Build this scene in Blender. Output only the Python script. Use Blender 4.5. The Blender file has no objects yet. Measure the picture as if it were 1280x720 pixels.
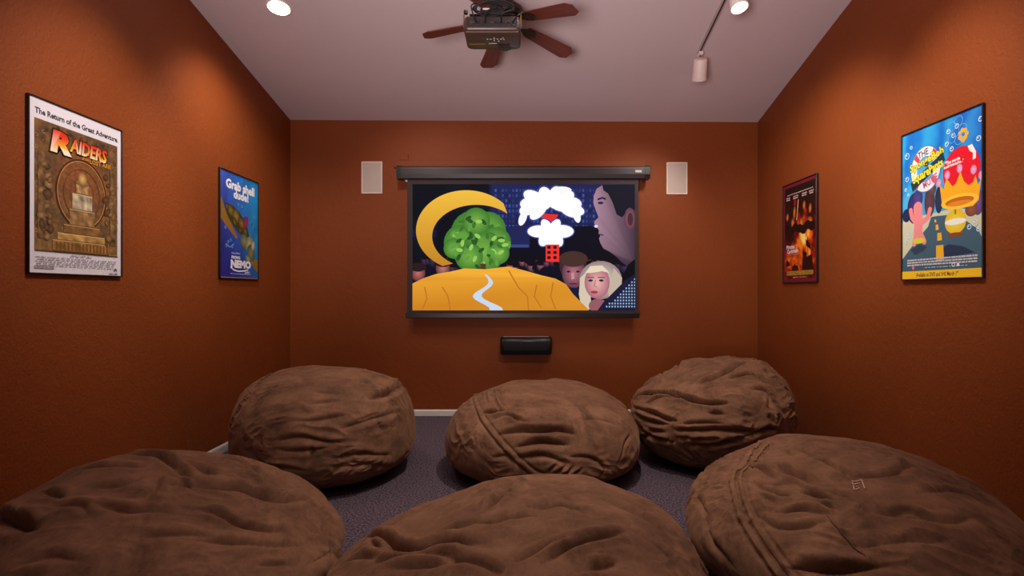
import bpy, math, random
import numpy as np
from mathutils import Vector, Matrix

SC = bpy.context.scene
COL = SC.collection

# ------------------------------------------------------------------ camera
cam = bpy.data.cameras.new('camera'); cam_ob = bpy.data.objects.new('camera', cam); COL.objects.link(cam_ob)
cam_ob.location = (0, 0, 1.405); cam_ob.rotation_euler = (math.pi/2, 0, 0)
cam.sensor_width = 36; cam.lens = 19.125; cam.shift_x = -10/1280; cam.shift_y = 5/1280; cam.clip_start = .05
SC.camera = cam_ob

# ------------------------------------------------------------------ world, exposure
w = bpy.data.worlds.new('world'); SC.world = w; w.use_nodes = True
w.node_tree.nodes['Background'].inputs[0].default_value = (.02, .02, .025, 1)
w.node_tree.nodes['Background'].inputs[1].default_value = .3
SC.view_settings.view_transform = 'Standard'; SC.view_settings.look = 'None'
SC.view_settings.gamma = 1; SC.view_settings.exposure = 0.0
SC.view_settings.use_curve_mapping = False
SC.cycles.max_bounces = 8; SC.cycles.diffuse_bounces = 5

def lamp(name, kind, loc, energy, color, target=None, **kw):
    d = bpy.data.lights.new(name, kind); d.energy = energy; d.color = color
    for k, v in kw.items(): setattr(d, k, v)
    o = bpy.data.objects.new(name, d); COL.objects.link(o); o.location = loc
    if target is not None:
        o.rotation_euler = (Vector(target)-Vector(loc)).to_track_quat('-Z', 'Y').to_euler()
    return o
WARM = (1.0, .90, .80)
# added unseen fill lights behind the camera; the first brightens the ceiling
lamp('rear_ceiling_fill', 'AREA', (-.9, -.9, 1.2), 78, (1.0, .84, .82), (0.3, 3.4, 4.3), size=1.3, spread=math.radians(88))
lamp('rear_fill', 'AREA', (0.0, -1.2, 3.6), 9, (1.0, .86, .84), (0.0, 3.6, 1.2), shape='RECTANGLE', size=3.0, size_y=1.4)
# beams of the ceiling lamps, plus added fill beams without a fixture: (position, aim, watts, cone)
BEAMS = [((-1.94, 4.36, 3.62), (-2.50, 4.9, 1.6), 85, 112), ((-.95, 3.0, 3.75), (-2.61, 3.35, 2.1), 215, 54),
         ((1.70, 4.14, 3.45), (2.62, 4.8, 1.6), 85, 112), ((1.25, 3.0, 3.80), (2.70, 3.45, 2.15), 210, 56),
         ((1.655, 5.13, 3.28), (1.1, 6.18, 1.6), 62, 95), ((-1.2, 4.7, 3.55), (-.9, 6.18, 1.7), 50, 95),
         ((.2, 2.7, 3.9), (-2.61, 4.85, 2.1), 230, 42), ((-.1, 2.7, 3.9), (2.70, 4.9, 2.1), 210, 42),  # added pair without fixtures, brightens the far posters
         ((0.5, 3.0, 3.85), (0.15, 4.1, 0), 240, 84), ((0.2, 1.7, 4.0), (0.0, 2.5, 0), 105, 84)]  # added pair without fixtures, lights the bean bags from above
for i, (p, t, e, c) in enumerate(BEAMS):
    lamp('lamp_or_fill_beam', 'SPOT', p, e, WARM, t, spot_size=math.radians(c), spot_blend=1.0, shadow_soft_size=.09)

# ------------------------------------------------------------------ helpers
def lin(c):
    return tuple(((x/255)/12.92 if x/255 <= .04045 else ((x/255+.055)/1.055)**2.4) for x in c[:3])

def tag(o, label=None, cat=None, group=None, kind=None):
    if label: o['label'] = label
    if cat: o['category'] = cat
    if group: o['group'] = group
    if kind: o['kind'] = kind
    return o

def empty(name, loc=(0, 0, 0), label=None, cat=None, group=None, mat=None):
    o = bpy.data.objects.new(name, None); COL.objects.link(o); o.empty_display_size = .1
    if mat is not None: o.matrix_world = mat
    else: o.location = loc
    return tag(o, label, cat, group)

def link_mesh(name, me, mat, parent=None, smooth=False):
    o = bpy.data.objects.new(name, me); COL.objects.link(o)
    if mat: me.materials.append(mat)
    if smooth and len(me.polygons): me.polygons.foreach_set('use_smooth', [True]*len(me.polygons))
    if parent: o.parent = parent
    return o

class MB:
    """collects primitive shapes in one mesh"""
    def __init__(s): s.v = []; s.f = []
    def add(s, V, Fc):
        k = len(s.v); s.v += [tuple(x) for x in V]; s.f += [tuple(i+k for i in f) for f in Fc]; return s
    def box(s, a, b, c=0.0, M=None):
        """box from corner a to corner b, edges chamfered by c"""
        lo = [min(x, y) for x, y in zip(a, b)]; hi = [max(x, y) for x, y in zip(a, b)]
        c = min(c, min(h-l for l, h in zip(lo, hi))*.45)
        if c <= 0:
            V = [(x, y, z) for x in (lo[0], hi[0]) for y in (lo[1], hi[1]) for z in (lo[2], hi[2])]
            Fc = [(0, 1, 3, 2), (4, 6, 7, 5), (0, 4, 5, 1), (2, 3, 7, 6), (0, 2, 6, 4), (1, 5, 7, 3)]
        else:
            V = []; idx = {}
            for sx in (0, 1):
                for sy in (0, 1):
                    for sz in (0, 1):
                        cor = [(lo, hi)[k][i] for i, k in enumerate((sx, sy, sz))]
                        for ax in range(3):
                            p = list(cor)
                            for j in range(3):
                                if j != ax: p[j] += c if (sx, sy, sz)[j] == 0 else -c
                            idx[(sx, sy, sz, ax)] = len(V); V.append(tuple(p))
            Fc = []
            for ax in range(3):
                o1, o2 = (ax+1) % 3, (ax+2) % 3
                for s_ in (0, 1):
                    q = []
                    for (u, v) in ((0, 0), (1, 0), (1, 1), (0, 1)):
                        k = [0]*3; k[ax] = s_; k[o1] = u; k[o2] = v; q.append(idx[(*k, ax)])
                    Fc.append(tuple(q) if s_ else tuple(q[::-1]))
                for u in (0, 1):
                    for v in (0, 1):
                        k0 = [0]*3; k0[o1] = u; k0[o2] = v; k1 = list(k0); k1[ax] = 1
                        q = (idx[(*k0, o1)], idx[(*k1, o1)], idx[(*k1, o2)], idx[(*k0, o2)])
                        Fc.append(q if u != v else q[::-1])
            for sx in (0, 1):
                for sy in (0, 1):
                    for sz in (0, 1):
                        t = tuple(idx[(sx, sy, sz, a_)] for a_ in range(3))
                        Fc.append(t if (sx+sy+sz) % 2 else t[::-1])
        if M is not None: V = [tuple(M @ Vector(p)) for p in V]
        return s.add(V, Fc)
    def tube(s, pts, r, n=10, cap=True):
        pts = [Vector(p) for p in pts]; V = []; Fc = []
        rs = r if isinstance(r, (list, tuple)) else [r]*len(pts)
        up = Vector((0, 0, 1)); prev = None
        for i, p in enumerate(pts):
            t = (pts[min(i+1, len(pts)-1)]-pts[max(i-1, 0)]).normalized()
            if prev is None: prev = t.cross(up) if abs(t.dot(up)) < .95 else t.cross(Vector((1, 0, 0)))
            a = (prev-t*prev.dot(t)).normalized(); prev = a; b = t.cross(a)
            for k in range(n):
                an = 2*math.pi*k/n; V.append(tuple(p+(a*math.cos(an)+b*math.sin(an))*rs[i]))
        for i in range(len(pts)-1):
            for k in range(n):
                Fc.append((i*n+k, i*n+(k+1) % n, (i+1)*n+(k+1) % n, (i+1)*n+k))
        if cap: Fc.append(tuple(range(n))[::-1]); Fc.append(tuple((len(pts)-1)*n+k for k in range(n)))
        return s.add(V, Fc)
    def lathe(s, prof, n=32, M=None):
        V = []; Fc = []
        for (r, z) in prof:
            for k in range(n):
                an = 2*math.pi*k/n; V.append((r*math.cos(an), r*math.sin(an), z))
        for i in range(len(prof)-1):
            for k in range(n):
                Fc.append((i*n+k, i*n+(k+1) % n, (i+1)*n+(k+1) % n, (i+1)*n+k))
        Fc.append(tuple(range(n))[::-1]); Fc.append(tuple((len(prof)-1)*n+k for k in range(n)))
        if M is not None: V = [tuple(M @ Vector(p)) for p in V]
        return s.add(V, Fc)
    def prism(s, outline, z0, z1, M=None, c=0):
        n = len(outline); cen = Vector((sum(p[0] for p in outline)/n, sum(p[1] for p in outline)/n))
        def ring(z, k): return [(cen.x+(p[0]-cen.x)*k, cen.y+(p[1]-cen.y)*k, z) for p in outline]
        rings = [ring(z0, 1), ring(z1, 1)]
        V = sum(rings, []); Fc = [tuple(range(n))[::-1], tuple(n+k for k in range(n))]
        Fc += [(k, (k+1) % n, n+(k+1) % n, n+k) for k in range(n)]
        if M is not None: V = [tuple(M @ Vector(p)) for p in V]
        return s.add(V, Fc)
    def build(s, name, mat, parent=None, smooth=False, angle=None):
        me = bpy.data.meshes.new(name); me.from_pydata(s.v, [], s.f); me.update()
        o = link_mesh(name, me, mat, parent, smooth)
        if smooth: me.set_sharp_from_angle(angle=math.radians(angle or 35))
        return o

# ------------------------------------------------------------------ materials
def mat_base(name):
    m = bpy.data.materials.new(name); m.use_nodes = True
    return m, m.node_tree.nodes, m.node_tree.links, m.node_tree.nodes['Principled BSDF']
def plain(name, rgb, rough=.5, metal=0, spec=.5, emit=None, strength=0, noise=0.0, coat=0):
    m, N, L, b = mat_base(name)
    c = (*lin(rgb), 1)
    b.inputs['Base Color'].default_value = c; b.inputs['Roughness'].default_value = rough
    b.inputs['Metallic'].default_value = metal; b.inputs['Specular IOR Level'].default_value = spec
    b.inputs['Coat Weight'].default_value = coat
    if emit: b.inputs['Emission Color'].default_value = (*lin(emit), 1); b.inputs['Emission Strength'].default_value = strength
    if noise:
        t = N.new('ShaderNodeTexNoise'); t.inputs['Scale'].default_value = 60; t.inputs['Detail'].default_value = 4
        co = N.new('ShaderNodeTexCoord'); L.new(co.outputs['Object'], t.inputs['Vector'])
        bp = N.new('ShaderNodeBump'); bp.inputs['Strength'].default_value = noise; bp.inputs['Distance'].default_value = .004
        L.new(t.outputs['Fac'], bp.inputs['Height']); L.new(bp.outputs[0], b.inputs['Normal'])
    return m

def wall_paint(name, rgb_a, rgb_b, bump=.55, rough=.55):
    m, N, L, b = mat_base(name)
    co = N.new('ShaderNodeTexCoord')
    n1 = N.new('ShaderNodeTexNoise'); n1.inputs['Scale'].default_value = 1.3; n1.inputs['Detail'].default_value = 3
    n2 = N.new('ShaderNodeTexNoise'); n2.inputs['Scale'].default_value = 62; n2.inputs['Detail'].default_value = 3
    n3 = N.new('ShaderNodeTexNoise'); n3.inputs['Scale'].default_value = 17; n3.inputs['Detail'].default_value = 2
    for n in (n1, n2, n3): L.new(co.outputs['Object'], n.inputs['Vector'])
    mx = N.new('ShaderNodeMix'); mx.data_type = 'RGBA'
    mx.inputs[6].default_value = (*lin(rgb_a), 1); mx.inputs[7].default_value = (*lin(rgb_b), 1)
    L.new(n1.outputs['Fac'], mx.inputs[0]); L.new(mx.outputs[2], b.inputs['Base Color'])
    ad = N.new('ShaderNodeMath'); ad.operation = 'ADD'
    L.new(n2.outputs['Fac'], ad.inputs[0]); L.new(n3.outputs['Fac'], ad.inputs[1])
    bp = N.new('ShaderNodeBump'); bp.inputs['Strength'].default_value = bump; bp.inputs['Distance'].default_value = .006
    L.new(ad.outputs[0], bp.inputs['Height']); L.new(bp.outputs[0], b.inputs['Normal'])
    b.inputs['Roughness'].default_value = rough; b.inputs['Specular IOR Level'].default_value = .22
    return m

def carpet_mat():
    m, N, L, b = mat_base('carpet')
    co = N.new('ShaderNodeTexCoord')
    n1 = N.new('ShaderNodeTexNoise'); n1.inputs['Scale'].default_value = 75; n1.inputs['Detail'].default_value = 6; n1.inputs['Roughness'].default_value = .8
    n2 = N.new('ShaderNodeTexNoise'); n2.inputs['Scale'].default_value = 3; n2.inputs['Detail'].default_value = 3
    for n in (n1, n2): L.new(co.outputs['Object'], n.inputs['Vector'])
    r = N.new('ShaderNodeValToRGB'); e = r.color_ramp.elements
    e[0].position = .42; e[0].color = (*lin((34, 27, 38)), 1); e[1].position = .62; e[1].color = (*lin((134, 116, 128)), 1)
    L.new(n1.outputs['Fac'], r.inputs[0])
    mx = N.new('ShaderNodeMix'); mx.data_type = 'RGBA'; mx.blend_type = 'MULTIPLY'; mx.inputs[0].default_value = .35
    L.new(r.outputs[0], mx.inputs[6]); L.new(n2.outputs['Color'], mx.inputs[7]); L.new(r.outputs[0], b.inputs['Base Color'])
    bp = N.new('ShaderNodeBump'); bp.inputs['Strength'].default_value = .8; bp.inputs['Distance'].default_value = .01
    L.new(n1.outputs['Fac'], bp.inputs['Height']); L.new(bp.outputs[0], b.inputs['Normal'])
    b.inputs['Roughness'].default_value = .97; b.inputs['Specular IOR Level'].default_value = .1
    return m

def suede_mat(name, dark, light):
    m, N, L, b = mat_base(name)
    co = N.new('ShaderNodeTexCoord')
    wp = N.new('ShaderNodeTexNoise'); wp.inputs['Scale'].default_value = 3.2; wp.inputs['Detail'].default_value = 5; wp.inputs['Roughness'].default_value = .62; wp.inputs['Distortion'].default_value = 1.4
    fine = N.new('ShaderNodeTexNoise'); fine.inputs['Scale'].default_value = 34; fine.inputs['Detail'].default_value = 5; fine.inputs['Distortion'].default_value = .8
    grain = N.new('ShaderNodeTexNoise'); grain.inputs['Scale'].default_value = 260; grain.inputs['Detail'].default_value = 2
    for n in (wp, fine, grain): L.new(co.outputs['Object'], n.inputs['Vector'])
    a1 = N.new('ShaderNodeMath'); a1.operation = 'MULTIPLY_ADD'; a1.inputs[1].default_value = .35
    L.new(fine.outputs['Fac'], a1.inputs[0]); L.new(wp.outputs['Fac'], a1.inputs[2])
    a2 = N.new('ShaderNodeMath'); a2.operation = 'MULTIPLY_ADD'; a2.inputs[1].default_value = .22
    L.new(grain.outputs['Fac'], a2.inputs[0]); L.new(a1.outputs[0], a2.inputs[2])
    r = N.new('ShaderNodeValToRGB'); e = r.color_ramp.elements
    e[0].position = .52; e[0].color = (*lin(dark), 1); e[1].position = 1.06; e[1].color = (*lin(light), 1)
    L.new(a2.outputs[0], r.inputs[0]); L.new(r.outputs[0], b.inputs['Base Color'])
    bp = N.new('ShaderNodeBump'); bp.inputs['Strength'].default_value = .45; bp.inputs['Distance'].default_value = .005
    L.new(a1.outputs[0], bp.inputs['Height']); L.new(bp.outputs[0], b.inputs['Normal'])
    b.inputs['Roughness'].default_value = .9; b.inputs['Specular IOR Level'].default_value = .15
    b.inputs['Sheen Weight'].default_value = .35; b.inputs['Sheen Roughness'].default_value = .45
    b.inputs['Sheen Tint'].default_value = (*lin((190, 145, 115)), 1)
    return m

def wood_mat():
    m, N, L, b = mat_base('mahogany')
    co = N.new('ShaderNodeTexCoord'); mp = N.new('ShaderNodeMapping'); mp.inputs['Scale'].default_value = (2, 30, 30)
    n = N.new('ShaderNodeTexNoise'); n.inputs['Scale'].default_value = 2.2; n.inputs['Detail'].default_value = 6
    L.new(co.outputs['Object'], mp.inputs[0]); L.new(mp.outputs[0], n.inputs['Vector'])
    r = N.new('ShaderNodeValToRGB'); e = r.color_ramp.elements
    e[0].position = .3; e[0].color = (*lin((84, 30, 26)), 1); e[1].position = .7; e[1].color = (*lin((122, 48, 40)), 1)
    L.new(n.outputs['Fac'], r.inputs[0]); L.new(r.outputs[0], b.inputs['Base Color']); b.inputs['Roughness'].default_value = .45
    return m

M_WALL = wall_paint('terracotta_paint', (128, 62, 25), (137, 67, 28))
M_CEIL = wall_paint('ceiling_paint', (205, 188, 192), (209, 192, 196), .12, .9)
M_CARPET = carpet_mat()
M_SUEDE = suede_mat('brown_microsuede', (82, 56, 41), (142, 102, 78))
M_SEAM = suede_mat('brown_seam_tape', (84, 58, 43), (146, 106, 80))
M_WHITE = plain('white_trim', (226, 220, 214), .5)
M_BLACK = plain('black_plastic', (20, 18, 19), .38)
M_BLACK_METAL = plain('black_metal', (36, 31, 34), .35, .3)
M_BORDER = plain('black_screen_fabric', (58, 46, 48), .8)
M_GRILLE = plain('speaker_cloth', (196, 180, 170), .9, noise=.3)
M_SPK = plain('white_speaker_frame', (236, 220, 212), .55)
M_BRONZE = plain('dark_bronze', (58, 34, 30), .38, .5)
M_WOOD = wood_mat()
M_FIX = plain('white_lamp_enamel', (226, 206, 200), .45)
M_BULB = plain('lit_lamp_glass', (255, 240, 220), .5, emit=(255, 240, 214), strength=14)
M_PROJ = plain('projector_plastic', (66, 48, 45), .38)
M_PROJ2 = plain('projector_dark_plastic', (34, 27, 28), .45)
M_BRASS = plain('brass_spacer', (150, 105, 50), .4, .6)
M_LIGHTBTN = plain('pale_marks', (190, 176, 172), .5)
M_CABLE = plain('black_cable_rubber', (12, 10, 11), .7)
M_THREAD = plain('white_thread', (215, 185, 165), .8)

# ------------------------------------------------------------------ room shell
XL, XR, YB, YR = -2.61, 2.70, 6.18, -2.2
def ceil_z(x, y):
    a = 3.36+.188*(YB-y); b = 3.335+.255*(YB-y)
    return a+(b-a)*(x-XL)/(XR-XL)
T = .12
def hexa(name, q, mat, d):
    """slab: quad q extruded by vector d, front face towards the room"""
    q = [Vector(p) for p in q]; V = q+[p+Vector(d) for p in q]
    mb = MB(); mb.add(V, [(0, 1, 2, 3), (7, 6, 5, 4), (0, 4, 5, 1), (1, 5, 6, 2), (2, 6, 7, 3), (3, 7, 4, 0)])
    return tag(mb.build(name, mat), kind='structure')
hexa('floor', [(XL-T, YR-T, 0), (XR+T, YR-T, 0), (XR+T, YB+T, 0), (XL-T, YB+T, 0)], M_CARPET, (0, 0, -T))
hexa('wall_left', [(XL, YR, 0), (XL, YB, 0), (XL, YB, ceil_z(XL, YB)), (XL, YR, ceil_z(XL, YR))], M_WALL, (-T, 0, 0))
hexa('wall_right', [(XR, YB, 0), (XR, YR, 0), (XR, YR, ceil_z(XR, YR)), (XR, YB, ceil_z(XR, YB))], M_WALL, (T, 0, 0))
hexa('wall_back', [(XL, YB, 0), (XR, YB, 0), (XR, YB, ceil_z(XR, YB)), (XL, YB, ceil_z(XL, YB))], M_WALL, (0, T, 0))
hexa('wall_front', [(XR, YR, 0), (XL, YR, 0), (XL, YR, ceil_z(XL, YR)), (XR, YR, ceil_z(XR, YR))], M_WALL, (0, -T, 0))
n = 10; V = []; Fc = []
for i in range(n+1):
    for j in range(n+1):
        x = XL-T+(XR-XL+2*T)*i/n; y = YR-T+(YB-YR+2*T)*j/n; V.append((x, y, ceil_z(x, y)))
for i in range(n):
    for j in range(n): Fc.append((i*(n+1)+j, i*(n+1)+j+1, (i+1)*(n+1)+j+1, (i+1)*(n+1)+j))
k = len(V); V += [(x, y, z+T) for x, y, z in V]; Fc += [tuple(a+k for a in f[::-1]) for f in Fc]
tag(MB().add(V, Fc).build('ceiling', M_CEIL, smooth=True), kind='structure')
def baseboard(name, a, b, nrm):
    a, b, nrm = Vector(a), Vector(b), Vector(nrm)
    prof = [(0, 0), (.014, 0), (.014, .052), (.011, .062), (.005, .069), (0, .070)]
    V = [tuple(p+nrm*d+Vector((0, 0, z))) for p in (a, b) for d, z in prof]; m_ = len(prof)
    f = [(i, (i+1) % m_, m_+(i+1) % m_, m_+i) for i in range(m_)]+[tuple(range(m_))[::-1], tuple(range(m_, 2*m_))]
    o = MB().add(V, f).build(name, M_WHITE); return tag(o, kind='structure')
baseboard('baseboard_back', (XL, YB, 0), (XR, YB, 0), (0, -1, 0))
baseboard('baseboard_left', (XL, YR, 0), (XL, YB-.014, 0), (1, 0, 0))

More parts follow.
